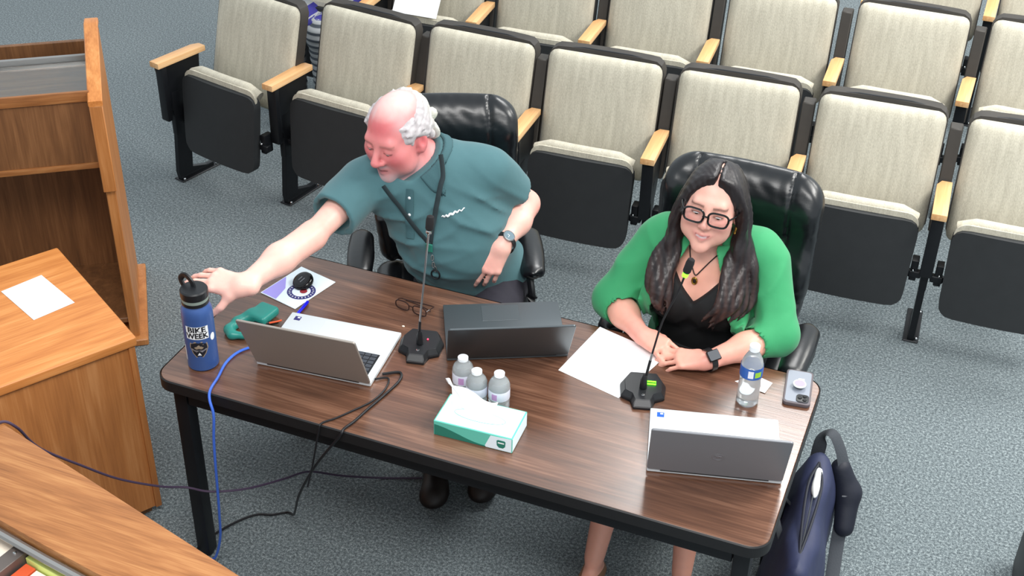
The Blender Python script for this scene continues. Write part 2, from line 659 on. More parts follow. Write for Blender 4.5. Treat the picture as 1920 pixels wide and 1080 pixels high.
def surf_nets(fn, xs, ys, zs, margin=1.9, C=4):
    nx, ny, nz = len(xs), len(ys), len(zs)
    ci = [np.arange(0, n + C, C).clip(max=n - 1) for n in (nx, ny, nz)]
    ci = [np.unique(c) for c in ci]
    gx, gy, gz = np.meshgrid(xs[ci[0]], ys[ci[1]], zs[ci[2]], indexing='ij')
    cd = fn(np.stack([gx.ravel(), gy.ravel(), gz.ravel()], 1)).reshape(gx.shape)
    def spread(cidx, n):
        return np.clip(np.searchsorted(cidx, np.arange(n), side='right') - 1, 0, len(cidx) - 1)
    sx, sy, sz = spread(ci[0], nx), spread(ci[1], ny), spread(ci[2], nz)
    step = max(np.diff(xs[ci[0]]).max(), np.diff(ys[ci[1]]).max(), np.diff(zs[ci[2]]).max())
    near = np.abs(cd) < step * margin
    D = np.where(cd > 0, 1.0, -1.0).astype(np.float32)[np.ix_(sx, sy, sz)]
    mk = near[np.ix_(sx, sy, sz)]
    idx = np.argwhere(mk)
    P = np.stack([xs[idx[:, 0]], ys[idx[:, 1]], zs[idx[:, 2]]], 1)
    vals = np.empty(len(P), np.float32)
    # sorted in blocks so that each shape is only tried where it matters
    for i in range(0, len(P), 60000):
        vals[i:i + 60000] = fn(P[i:i + 60000])
    D[idx[:, 0], idx[:, 1], idx[:, 2]] = vals
    S = D < 0
    base = S[:-1, :-1, :-1]
    anyx = np.zeros(base.shape, bool)
    for dx in (0, 1):
        for dy in (0, 1):
            for dz in (0, 1):
                if dx or dy or dz:
                    anyx |= base ^ S[dx:nx - 1 + dx, dy:ny - 1 + dy, dz:nz - 1 + dz]
    cells = np.argwhere(anyx)
    vid = np.full(anyx.shape, -1, np.int32)
    vid[cells[:, 0], cells[:, 1], cells[:, 2]] = np.arange(len(cells))
    off = np.array([(a, b, c) for a in (0, 1) for b in (0, 1) for c in (0, 1)])
    cv = np.stack([D[cells[:, 0] + o[0], cells[:, 1] + o[1], cells[:, 2] + o[2]] for o in off], 1)
    cp = np.stack([np.stack([xs[cells[:, 0] + o[0]], ys[cells[:, 1] + o[1]], zs[cells[:, 2] + o[2]]], 1) for o in off], 1)
    acc = np.zeros((len(cells), 3))
    cnt = np.zeros(len(cells))
    for a in range(8):
        for b in range(a + 1, 8):
            if np.abs(off[a] - off[b]).sum() != 1: continue
            m = (cv[:, a] < 0) != (cv[:, b] < 0)
            t = cv[m, a] / (cv[m, a] - cv[m, b])
            acc[m] += cp[m, a] + (cp[m, b] - cp[m, a]) * t[:, None]
            cnt[m] += 1
    V = acc / np.maximum(cnt, 1)[:, None]
    F = []
    for ax in range(3):
        sh = [slice(None)] * 3
        a = [slice(None)] * 3
        b = [slice(None)] * 3
        a[ax] = slice(0, -1); b[ax] = slice(1, None)
        e = S[tuple(a)] ^ S[tuple(b)]
        ed = np.argwhere(e)
        o1, o2 = [i for i in range(3) if i != ax]
        dims = vid.shape
        ok = (ed[:, o1] > 0) & (ed[:, o2] > 0) & (ed[:, o1] < dims[o1]) & (ed[:, o2] < dims[o2])
        ed = ed[ok]
        q = []
        for d1, d2 in ((-1, -1), (0, -1), (0, 0), (-1, 0)):
            c = ed.copy(); c[:, o1] += d1; c[:, o2] += d2
            q.append(vid[c[:, 0], c[:, 1], c[:, 2]])
        q = np.stack(q, 1)
        inside = S[ed[:, 0], ed[:, 1], ed[:, 2]]
        flip = inside if ax != 1 else ~inside
        q[~flip] = q[~flip][:, ::-1]
        F.append(q)
    F = np.concatenate(F)
    F = F[(F >= 0).all(1)]
    return V, F

def mesh_np(name, V, F, col=None):
    me = bpy.data.meshes.new(name)
    me.vertices.add(len(V))
    me.vertices.foreach_set('co', V.astype(np.float32).ravel())
    me.loops.add(F.size)
    me.loops.foreach_set('vertex_index', F.astype(np.int32).ravel())
    me.polygons.add(len(F))
    me.polygons.foreach_set('loop_start', np.arange(0, F.size, 4, dtype=np.int32))
    me.polygons.foreach_set('loop_total', np.full(len(F), 4, np.int32))
    me.update(calc_edges=True)
    me.validate()
    if col is not None:
        a = me.color_attributes.new('Col', 'FLOAT_COLOR', 'POINT')
        a.data.foreach_set('color', np.concatenate([col, np.ones((len(col), 1))], 1).astype(np.float32).ravel())
    return me

def sdf_obj(name, fn, lo, hi, h, mats, parent=None, zones=((), (), ()), color=None, relax=1):
    xs, ys, zs = (axis_steps(lo[i], hi[i], h, zones[i]) for i in range(3))
    V, F = surf_nets(fn, xs, ys, zs)
    for _ in range(relax):
        S = np.zeros_like(V); c = np.zeros(len(V))
        for a, b in ((0, 1), (1, 2), (2, 3), (3, 0)):
            np.add.at(S, F[:, a], V[F[:, b]]); np.add.at(S, F[:, b], V[F[:, a]])
            np.add.at(c, F[:, a], 1); np.add.at(c, F[:, b], 1)
        V = 0.5 * V + 0.5 * S / np.maximum(c, 1)[:, None]
    col = color(V) if color else None
    me = mesh_np(name, V, F, col)
    o = put(name, me, mats, None, smooth=True)
    if parent is not None:
        o.parent = parent
        if parent.type == 'EMPTY' or True:
            o.matrix_parent_inverse = parent.matrix_basis.inverted()
    return o

def rotz(a):
    c, s = math.cos(a), math.sin(a)
    return np.array([[c, -s, 0], [s, c, 0], [0, 0, 1.0]])
def rotx(a):
    c, s = math.cos(a), math.sin(a)
    return np.array([[1, 0, 0], [0, c, -s], [0, s, c]])
def roty(a):
    c, s = math.cos(a), math.sin(a)
    return np.array([[c, 0, s], [0, 1, 0], [-s, 0, c]])

# ------------------------------------------------------------------ the setting: carpeted floor
bm = bmesh.new()
bmesh.ops.create_grid(bm, x_segments=8, y_segments=8, size=9)
bmesh.ops.translate(bm, vec=(1, 3, 0), verts=bm.verts)
fl = from_bm('floor', bm, 'carpet', smooth=False)
tag(fl, 'blue grey speckled commercial carpet floor', 'floor', kind='structure')

# ------------------------------------------------------------------ rail of the dais in the near corner
rail = empty('dais_rail', (0, 0, 0))
tag(rail, 'pale oak capped dais rail crossing the bottom left corner', 'rail')
cap = [(-0.9, -0.36), (0.027, -0.609), (0.45, -0.722), (0.832, -0.824), (1.3, -0.95), (1.26, -1.06), (0.56, -0.938), (0.40, -0.912), (0.252, -0.885), (-0.7, -0.70)]
bm = bm_prism(cap, 1.015, 1.05, 'xy', bev=0.004)
o = from_bm('cap_board', bm, 'oak_x', rail)
body = [(-0.9, -0.39), (0.027, -0.635), (0.45, -0.748), (0.832, -0.848), (1.3, -0.972), (1.28, -1.03), (0.56, -0.90), (0.252, -0.848), (-0.7, -0.665)]
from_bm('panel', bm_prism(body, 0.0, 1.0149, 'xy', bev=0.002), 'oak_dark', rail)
bm = bm_tube([(-0.7, -0.712, 1.022), (0.252, -0.897, 1.022), (0.40, -0.924, 1.022), (0.56, -0.950, 1.022), (1.26, -1.072, 1.022)], 0.010, 8)
from_bm('edge_strip', bm, 'silver_strip', rail)

# sheets in a rack under the rail, on the dais side
rk = empty('sheet_rack', (0.3405, -0.889, 0.035))
tag(rk, 'grey metal rack with cream and coloured sheets beside the dais rail', 'rack')
d1 = Vector((0.985, -0.17, 0)); d2 = Vector((0.17, 0.985, 0))
def rk_box(name, a0, a1, b0, b1, z0, z1, m, bev=0.001):
    bm = bm_box(a1 - a0, b1 - b0, z1 - z0, ((a0 + a1) / 2, (b0 + b1) / 2, (z0 + z1) / 2), bev, 1)
    xf(bm, Matrix(((d1.x, d2.x, 0, 0), (d1.y, d2.y, 0, 0), (0, 0, 1, 0), (0, 0, 0, 1))))
    return from_bm(name, bm, m, rk)
rk_box('cream_sheet', -0.34, -0.045, -0.100, 0.012, 0.935, 0.945, 'cream')
rk_box('divider', -0.045, -0.008, -0.13, 0.016, 0.93, 0.967, 'frame_grey')
rk_box('rack_frame', -0.36, 0.40, 0.012, 0.022, -0.035, 0.95, 'frame_grey')
rk_box('yellow_strip', -0.006, 0.30, -0.026, 0.010, 0.93, 0.955, 'yellow_green')
rk_box('orange_sheet', -0.002, 0.028, -0.12, -0.030, 0.93, 0.944, 'orange_red')
rk_box('white_sheet', 0.030, 0.26, -0.12, -0.030, 0.93, 0.940, 'cream')
rk_box('shelf', -0.36, 0.40, -0.14, 0.016, 0.90, 0.929, 'frame_grey')
o = from_bm('bolt', bm_lathe([(0, 0.004), (0.004, 0.003), (0.005, 0.0)], 12), 'chrome', rk)
p = d1 * -0.026 + d2 * -0.035
o.location = (p.x, p.y, 0.967)

# ------------------------------------------------------------------ low oak cabinet, front left
cab = empty('oak_cabinet', (-0.18, 0.155, 0), math.atan2(0.515, -0.857))
tag(cab, 'low orange oak cabinet standing between lectern and long table', 'cabinet')
# local: x runs along the far edge (away), -y... ; body 0.62 x 0.75
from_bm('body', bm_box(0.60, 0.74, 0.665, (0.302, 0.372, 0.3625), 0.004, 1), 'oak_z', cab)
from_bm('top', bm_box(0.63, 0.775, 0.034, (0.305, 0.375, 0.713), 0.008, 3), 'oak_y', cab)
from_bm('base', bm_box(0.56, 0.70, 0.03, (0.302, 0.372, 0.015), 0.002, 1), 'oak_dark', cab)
from_bm('edge_trim', bm_box(0.022, 0.022, 0.665, (0.006, 0.006, 0.3625), 0.004, 2), 'oak_z', cab)
o = from_bm('printed_sheet', bm_box(0.213, 0.140, 0.0008, (0, 0, 0.0004)), 'paper_cool', None)
o.location = (-0.575, 0.216, 0.7305); o.rotation_euler = (0, 0, math.radians(-24))
tag(o, 'blank white sheet lying on the orange oak cabinet', 'paper')

# ------------------------------------------------------------------ tall lectern, back left
lec = empty('lectern', (-0.79, 0.94, 0), math.atan2(0.58, 0.81))
tag(lec, 'tall dark oak lectern seen from its open side at the left', 'lectern')
# local x = width (0 at the right side, negative to the left), y = depth
prof_low = [(0.0, 0.03), (0.50, 0.03), (0.50, 1.12), (0.42, 1.165), (0.36, 1.175), (-0.02, 1.055), (-0.02, 0.70), (0.0, 0.70)]
for nm, x0 in (('side_panel', -0.045), ('side_panel', -1.12)):
    from_bm(nm, bm_prism(prof_low, x0, x0 + 0.035, 'yz', bev=0.003, seg=1), 'oak_z', lec)
from_bm('edge_board', bm_prism([(-0.03, 0.70), (0.012, 0.70), (0.012, 1.058), (-0.03, 1.046)], -0.050, -0.004, 'yz', bev=0.003, seg=1), 'oak_z', lec)
bm = bm_prism([(-0.03, 1.045), (-0.03, 1.066), (0.36, 1.195), (0.43, 1.186), (0.43, 1.165), (0.36, 1.175)], -0.052, -0.002, 'yz', bev=0.003, seg=1)
from_bm('top_trim', bm, 'oak_y', lec)
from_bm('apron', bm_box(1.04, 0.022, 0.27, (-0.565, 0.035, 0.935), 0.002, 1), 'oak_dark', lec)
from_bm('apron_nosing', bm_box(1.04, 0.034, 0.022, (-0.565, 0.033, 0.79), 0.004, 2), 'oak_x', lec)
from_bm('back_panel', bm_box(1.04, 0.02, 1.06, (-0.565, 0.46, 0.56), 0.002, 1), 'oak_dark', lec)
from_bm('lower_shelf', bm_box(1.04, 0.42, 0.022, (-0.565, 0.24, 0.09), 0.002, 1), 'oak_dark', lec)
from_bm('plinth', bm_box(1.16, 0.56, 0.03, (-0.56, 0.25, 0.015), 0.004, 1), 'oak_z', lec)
tilt = math.atan2(0.055, 0.25)
from_bm('reading_board', bm_box(1.04, 0.27, 0.018, (-0.565, 0.155, 1.055), 0.003, 1, rot=None), 'oak_x', lec)
from_bm('glass_top', bm_box(1.036, 0.25, 0.006, (-0.565, 0.155, 1.080), 0.001, 1), 'glass_panel', lec)
from_bm('lip', bm_box(1.04, 0.014, 0.040, (-0.565, 0.021, 1.066), 0.004, 2), 'oak_x', lec)
from_bm('rear_rail', bm_box(1.04, 0.016, 0.06, (-0.565, 0.293, 1.075), 0.004, 2), 'silver_strip', lec)

# ------------------------------------------------------------------ long table
TW, TD, TH = 1.83, 0.762, 0.74
tab = empty('long_table', (0, 0, 0))
tag(tab, 'long walnut laminate table with black edge and square black legs', 'table')
from_bm('tabletop', bm_prism(rrect(0.004, 0.004, TW - 0.004, TD - 0.004, 0.055, 8), 0.706, TH, 'xy', bev=0.002, seg=1), 'walnut', tab)
bm = bmesh.new()
outl = rrect(0, 0, TW, TD, 0.058, 8)
rings = []
for inset, z in ((0.0035, TH + 0.0004), (0.0, TH - 0.003), (0.0, 0.703), (0.004, 0.700)):
    pl = rrect(inset, inset, TW - inset, TD - inset, 0.058 - inset, 8)
    rings.append([bm.verts.new((p[0], p[1], z)) for p in pl])
for a, b in zip(rings, rings[1:]):
    for i in range(len(a)):
        j = (i + 1) % len(a)
        bm.faces.new((a[i], a[j], b[j], b[i]))
from_bm('edge_band', bm, 'black_edge', tab)
for (x, y) in ((0.065, 0.055), (TW - 0.065, 0.055), (0.065, TD - 0.055), (TW - 0.065, TD - 0.055)):
    bm = bm_box(0.046, 0.046, 0.69, (x, y, 0.355), 0.006, 2)
    lg = from_bm('leg', bm, 'black_metal', tab)
    from_bm('leveller', bm_lathe([(0, 0), (0.018, 0), (0.018, 0.006), (0.008, 0.010), (0.008, 0.014), (0, 0.014)], 14, (x, y, 0)), 'black_plastic', lg)
for nm, sx, sy, cx, cy in (('front_apron', TW - 0.18, 0.022, TW / 2, 0.045), ('rear_apron', TW - 0.18, 0.022, TW / 2, TD - 0.045),
                           ('end_apron', 0.022, TD - 0.16, 0.055, TD / 2), ('end_apron', 0.022, TD - 0.16, TW - 0.055, TD / 2)):
    from_bm(nm, bm_box(sx, sy, 0.062, (cx, cy, 0.668), 0.003, 1), 'black_metal', tab)

# ------------------------------------------------------------------ auditorium seats
PITCH = 0.569
def cushion_bm(w, h, t, r, bulge, nx=20, nz=20, puck=0.0, seed=0, taper=0.0):
    """upholstered pad in the xz plane, front face towards -y, with pulled vertical creases"""
    rnd = random.Random(seed)
    cre = [(rnd.uniform(-0.3, 0.3) * w, rnd.uniform(0.5, 1.0), rnd.uniform(0.1, 0.6)) for _ in range(3)]
    bm = bmesh.new()
    def edge_r(u, v):
        # map square to rounded rectangle
        x, z = u * w / 2, v * h / 2
        ax, az = abs(x) - (w / 2 - r), abs(z) - (h / 2 - r)
        if ax > 0 and az > 0:
            l = math.hypot(ax, az)
            m = max(ax, az)
            if l > 1e-9:
                f = m / l
                x = math.copysign(w / 2 - r + ax * f, x); z = math.copysign(h / 2 - r + az * f, z)
        return x * (1 + taper * (z / h)), z
    grid = []
    for j in range(nz + 1):
        row = []
        for i in range(nx + 1):
            u, v = -1 + 2 * i / nx, -1 + 2 * j / nz
            u = math.sin(u * PI / 2) * 0.35 + u * 0.65; v = math.sin(v * PI / 2) * 0.35 + v * 0.65
            x, z = edge_r(u, v)
            e = (1 - abs(u) ** 7) * (1 - abs(v) ** 7)
            y = -t * (0.15 + 0.85 * e ** 0.5) - bulge * (1 - u * u) * (1 - v * v)
            for cx, am, l in cre:
                y += puck * am * math.exp(-((x - cx) / 0.012) ** 2) * max(0, 1 - abs(v + 0.2) * (1.2 - l)) * e
                y -= puck * 0.6 * am * math.exp(-((x - cx - 0.02) / 0.014) ** 2) * max(0, 1 - abs(v + 0.2) * (1.2 - l)) * e
            row.append(bm.verts.new((x, y, z)))
        grid.append(row)
    for j in range(nz):
        for i in range(nx):
            bm.faces.new((grid[j][i], grid[j][i + 1], grid[j + 1][i + 1], grid[j + 1][i]))
    ring = [grid[0][i] for i in range(nx + 1)] + [grid[j][nx] for j in range(1, nz + 1)] + [grid[nz][i] for i in range(nx - 1, -1, -1)] + [grid[j][0] for j in range(nz - 1, 0, -1)]
    back = [bm.verts.new((v.co.x, 0.0, v.co.z)) for v in ring]
    n = len(ring)
    for i in range(n):
        bm.faces.new((ring[i], back[i], back[(i + 1) % n], ring[(i + 1) % n]))
    bm.faces.new(back)
    return bm

def curved_panel(w, z0, z1, t, r, depth, lean, y0, nx=14, taper=0.0, side=0.0):
    """moulded shell: rounded outline, gently concave across, leaning back"""
    pts = rrect(-w / 2, z0, w / 2, z1, r, 6)
    bm = bmesh.new()
    bmf = []
    nz = 12
    gf, gb = [], []
    for layer, dy in ((gf, 0.0), (gb, t)):
        for j in range(nz + 1):
            row = []
            for i in range(nx + 1):
                u, v = -1 + 2 * i / nx, -1 + 2 * j / nz
                x, z = u * w / 2, v * (z1 - z0) / 2
                ax, az = abs(x) - (w / 2 - r), abs(z) - ((z1 - z0) / 2 - r)
                if ax > 0 and az > 0:
                    f = max(ax, az) / math.hypot(ax, az)
                    x = math.copysign(w / 2 - r + ax * f, x); z = math.copysign((z1 - z0) / 2 - r + az * f, z)
                x *= 1 + taper * z / (z1 - z0)
                y = y0 + dy + (z + (z1 - z0) / 2) * lean + depth * (1 - u * u) 
                row.append(bm.verts.new((x, y, z + (z0 + z1) / 2)))
            layer.append(row)
    for j in range(nz):
        for i in range(nx):
            bm.faces.new((gf[j][i], gf[j][i + 1], gf[j + 1][i + 1], gf[j + 1][i]))
            bm.faces.new((gb[j][i], gb[j + 1][i], gb[j + 1][i + 1], gb[j][i + 1]))
    def rim(g):
        return [g[0][i] for i in range(nx + 1)] + [g[j][nx] for j in range(1, nz + 1)] + [g[nz][i] for i in range(nx - 1, -1, -1)] + [g[j][0] for j in range(nz - 1, 0, -1)]
    a, b = rim(gf), rim(gb)
    n = len(a)
    for i in range(n):
        bm.faces.new((a[i], b[i], b[(i + 1) % n], a[(i + 1) % n]))
    return bm

LEAN = 0.26
def make_seat(variant):
    root = empty('auditorium_seat')
    cx = PITCH / 2
    # everything but the standard hangs from a frame centred between the arms (drawn with the seat's own origin at its centre)
    sh = from_bm('backrest_shell', curved_panel(0.496, 0.40, 0.885, 0.052, 0.045, 0.018, LEAN, 0.228), 'brown_plastic', root)
    bm = cushion_bm(0.487, 0.494, 0.036, 0.036, 0.010, puck=0.007, seed=variant)
    xf(bm, Matrix.Translation((0, 0.294, 0.634)) @ Matrix.Rotation(-math.atan(LEAN), 4, 'X'))
    bk = from_bm('back_cushion', bm, 'beige_fabric', root, auto=70)
    xs = [(-0.238, 0.24, 0.43), (-0.2385, 0.345, 0.83), (-0.215, 0.356, 0.876), (-0.10, 0.372, 0.884), (0.10, 0.372, 0.884), (0.215, 0.356, 0.876), (0.2385, 0.345, 0.83), (0.238, 0.24, 0.43)]
    from_bm('shell_rim', bm_tube([(x * 1.012, y + 0.006, z) for x, y, z in xs], 0.005, 8), 'black_plastic', sh)
    # seat folded up: plastic underpan faces the front, pad behind it
    pan = from_bm('seat_pan', curved_panel(0.44, 0.185, 0.555, 0.040, 0.05, -0.012, 0.10, 0.000, taper=0.05), 'charcoal_plastic', root)
    bm = cushion_bm(0.435, 0.36, 0.060, 0.05, 0.012, puck=0.0, taper=0.03)
    xf(bm, Matrix.Translation((0, 0.064, 0.395)) @ Matrix.Rotation(-math.atan(0.10), 4, 'X') @ Matrix.Rotation(PI, 4, 'Z') @ Matrix.Translation((0, 0.03, 0)))
    from_bm('seat_cushion', bm, 'beige_fabric', root, auto=70)
    lip = []
    for k in range(15):
        u = -1 + 2 * k / 14
        lip.append((0.205 * u, 0.090 - 0.010 * (1 - u * u), 0.566 - 0.028 * max(0, abs(u) - 0.7) / 0.3))
    from_bm('seat_welt', bm_tube(lip, 0.026, 12), 'beige_fabric', root)
    for s in (-1, 1):
        b = bm_box(0.028, 0.05, 0.09, (s * 0.238, 0.075, 0.33), 0.004, 2)
        join(b, bm_lathe([(0, -0.03), (0.014, -0.03), (0.014, 0.03), (0, 0.03)], 14).__class__ and bm_box(0.05, 0.03, 0.03, (s * 0.243, 0.06, 0.315), 0.008, 3))
        hb = from_bm('hinge_bracket', b, 'black_metal', root)
        from_bm('bolt', bm_ball(0.006, (s * 0.235, 0.046, 0.335), seg=10), 'chrome', hb)
    return root

def make_standard(root, off, rz, end=False, wing=True):
    """the post under the arm at the left of a seat: arm wood, upright, foot"""
    m = Matrix.Translation((off, 0, 0)) @ Matrix.Rotation(rz, 4, 'Z')
    pts = [(0.02, 0.60), (0.25, 0.60), (0.24, 0.50), (0.16, 0.36), (0.135, 0.05), (0.24, 0.018), (0.24, 0.0), (0.06, 0.0), (0.05, 0.05), (0.075, 0.33), (0.03, 0.50)]
    bm = bm_prism(pts, -0.013, 0.013, 'yz', bev=0.002, seg=1)
    join(bm, bm_box(0.048, 0.028, 0.27, (0, 0.035, 0.465), 0.005, 2))
    join(bm, bm_box(0.030, 0.07, 0.22, (0, 0.10, 0.35), 0.006, 2))
    st = from_bm('standard', xf(bm, m), 'black_metal', root)
    wb = bm_prism([(0.225, 0.42), (0.305, 0.42), (0.405, 0.82), (0.345, 0.82)], -0.0245, 0.0245, 'yz', bev=0.004, seg=1)
    if wing:
        from_bm('wing_bracket', xf(wb, m), 'brown_plastic', st)
    else:
        wb.free()
    bm = bm_box(0.062, 0.24, 0.008, (0, 0.17, 0.004), 0.003, 1)
    join(bm, bm_box(0.028, 0.20, 0.02, (0, 0.16, 0.014), 0.005, 2))
    from_bm('foot', xf(bm, m), 'black_metal', st)
    for y in (0.07, 0.27):
        from_bm('foot_bolt', xf(bm_ball(0.007, (0.02, y, 0.010), seg=8), m), 'chrome', st)
    bm = bm_prism([(-0.0285, 0.0), (0.0285, 0.0), (0.0285, 0.275), (-0.012, 0.275), (-0.0285, 0.24)], 0.600, 0.627, 'xy', bev=0.003, seg=2)
    from_bm('armrest', xf(bm, m), 'arm_wood', root)
    if end:
        pts = [(0.015, 0.60), (0.27, 0.60), (0.25, 0.40), (0.19, 0.22), (0.12, 0.20), (0.06, 0.34)]
        bm = bm_prism(pts, -0.026, -0.012, 'yz', bev=0.003, seg=1)
        from_bm('end_panel', xf(bm, m), 'brown_plastic', root)

seat_protos = [make_seat(i) for i in range(3)]
used = [False] * 3
def place_seat(k, tipL, tipR, angL, label, group, end=False, dang=0.0, wing=True):
    v = k % 3
    if not used[v]:
        r = seat_protos[v]; used[v] = True
    else:
        r = copy_tree(seat_protos[v]) if False else None
        r = seat_protos[v].copy(); COL.objects.link(r)
        for ch in list(seat_protos[v].children):
            if ch.name.split('.')[0] in ('standard', 'armrest', 'end_panel'): continue
            copy_tree(ch, r)
    a, b = Vector(tipL), Vector(tipR)
    mid = (a + b) / 2
    r.location = (mid.x, mid.y, 0)
    r.rotation_euler = (0, 0, dang)
    loc = Matrix.Rotation(-dang, 2) @ (a - mid)
    root = r
    m_ang = angL - dang
    # post at its own place in the seat's frame
    make_standard_at(root, loc, m_ang, end, wing)
    tag(r, label, 'auditorium seat', group)
    return r

STD = {}
def make_standard_at(root, loc, rz, end, wing=True):
    key = (end, wing)
    if key not in STD:
        tmp = empty('tmp')
        make_standard(tmp, 0, 0, end, wing)
        STD[key] = [c for c in tmp.children]
        for c in STD[key]:
            c.parent = None
        bpy.data.objects.remove(tmp)
        first = True
    else:
        first = False
    for c in STD[key]:
        if first:
            n = c; n.parent = root
        else:
            n = c.copy(); COL.objects.link(n); n.parent = root
            for g in list(c.children):
                gg = g.copy(); COL.objects.link(gg); gg.parent = n
        n.location = (loc[0], loc[1], 0)
        n.rotation_euler = (0, 0, rz)

D = math.radians
row1 = [(-1.388, 2.030), (-0.815, 2.036), (-0.245, 2.045), (0.330, 2.030), (0.897, 2.062), (1.460, 2.078), (2.028, 2.090), (2.600, 2.110)]
ang1 = [15.7, 10.5, 4.0, -1.0, -3.5, -3.0, -2.5, -2]
lab1 = ['front row auditorium seat at the aisle end, folded up, wooden arm toward the lectern',
        'front row auditorium seat second from the aisle, behind the white haired man',
        'front row auditorium seat directly behind the black chair of the man',
        'front row auditorium seat fully visible in the gap between the two people',
        'front row auditorium seat directly behind the dark haired woman',
        'front row auditorium seat just right of the black chair of the woman',
        'front row auditorium seat cut by the right edge of the picture']
for i in range(7):
    place_seat(i, row1[i], row1[i + 1], -D(ang1[i]), lab1[i], 'front row auditorium seats', end=(i == 0), dang=-D((ang1[i] + ang1[i + 1]) / 2), wing=i > 1)
row2 = [(-1.42, 3.00), (-0.850, 3.02), (-0.280, 3.035), (0.287, 3.050), (0.857, 3.053), (1.430, 3.080), (2.002, 3.115), (2.575, 3.15)]
ang2 = [1, 0, -3.5, -1.6, -3.5, -1.8, 0.5, 1]
lab2 = ['second row auditorium seat with the blue and grey clad sitter, top edge of the picture',
        'second row auditorium seat with a white sheet standing on its folded pad',
        'second row auditorium seat behind the man, just right of the sheet of paper',
        'second row auditorium seat behind the gap between the two people',
        'second row auditorium seat up behind the head of the dark haired woman',
        'second row auditorium seat behind and right of the woman, whole back in view',
        'second row auditorium seat cut by the right edge of the picture']
for i in range(7):
    place_seat(i + 1, row2[i], row2[i + 1], -D(ang2[i]), lab2[i], 'second row auditorium seats', end=(i == 0), dang=-D((ang2[i] + ang2[i + 1]) / 2))
row3 = [(0.86, 4.07), (1.43, 4.09), (2.02, 4.15), (2.59, 4.19), (3.15, 4.22)]
lab3 = ['third row auditorium seat, only its pale pad edge showing above the second row',
        'third row auditorium seat at the top right, left of the last wooden arm',
        'third row auditorium seat in the top right corner']
for i in range(1, 4):
    place_seat(i, row3[i], row3[i + 1], 0, lab3[i - 1], 'third row auditorium seats', dang=0.02)

# white sheet standing on the folded seat of row two
bm = bm_box(0.235, 0.0012, 0.21, (0, 0, 0.105))
o = from_bm('white_sheet', bm, 'paper', None)
o.location = (-0.598, 3.07, 0.592); o.rotation_euler = (math.radians(-38), 0, math.radians(1))
tag(o, 'white sheet of paper standing on a second row seat at the top', 'paper')

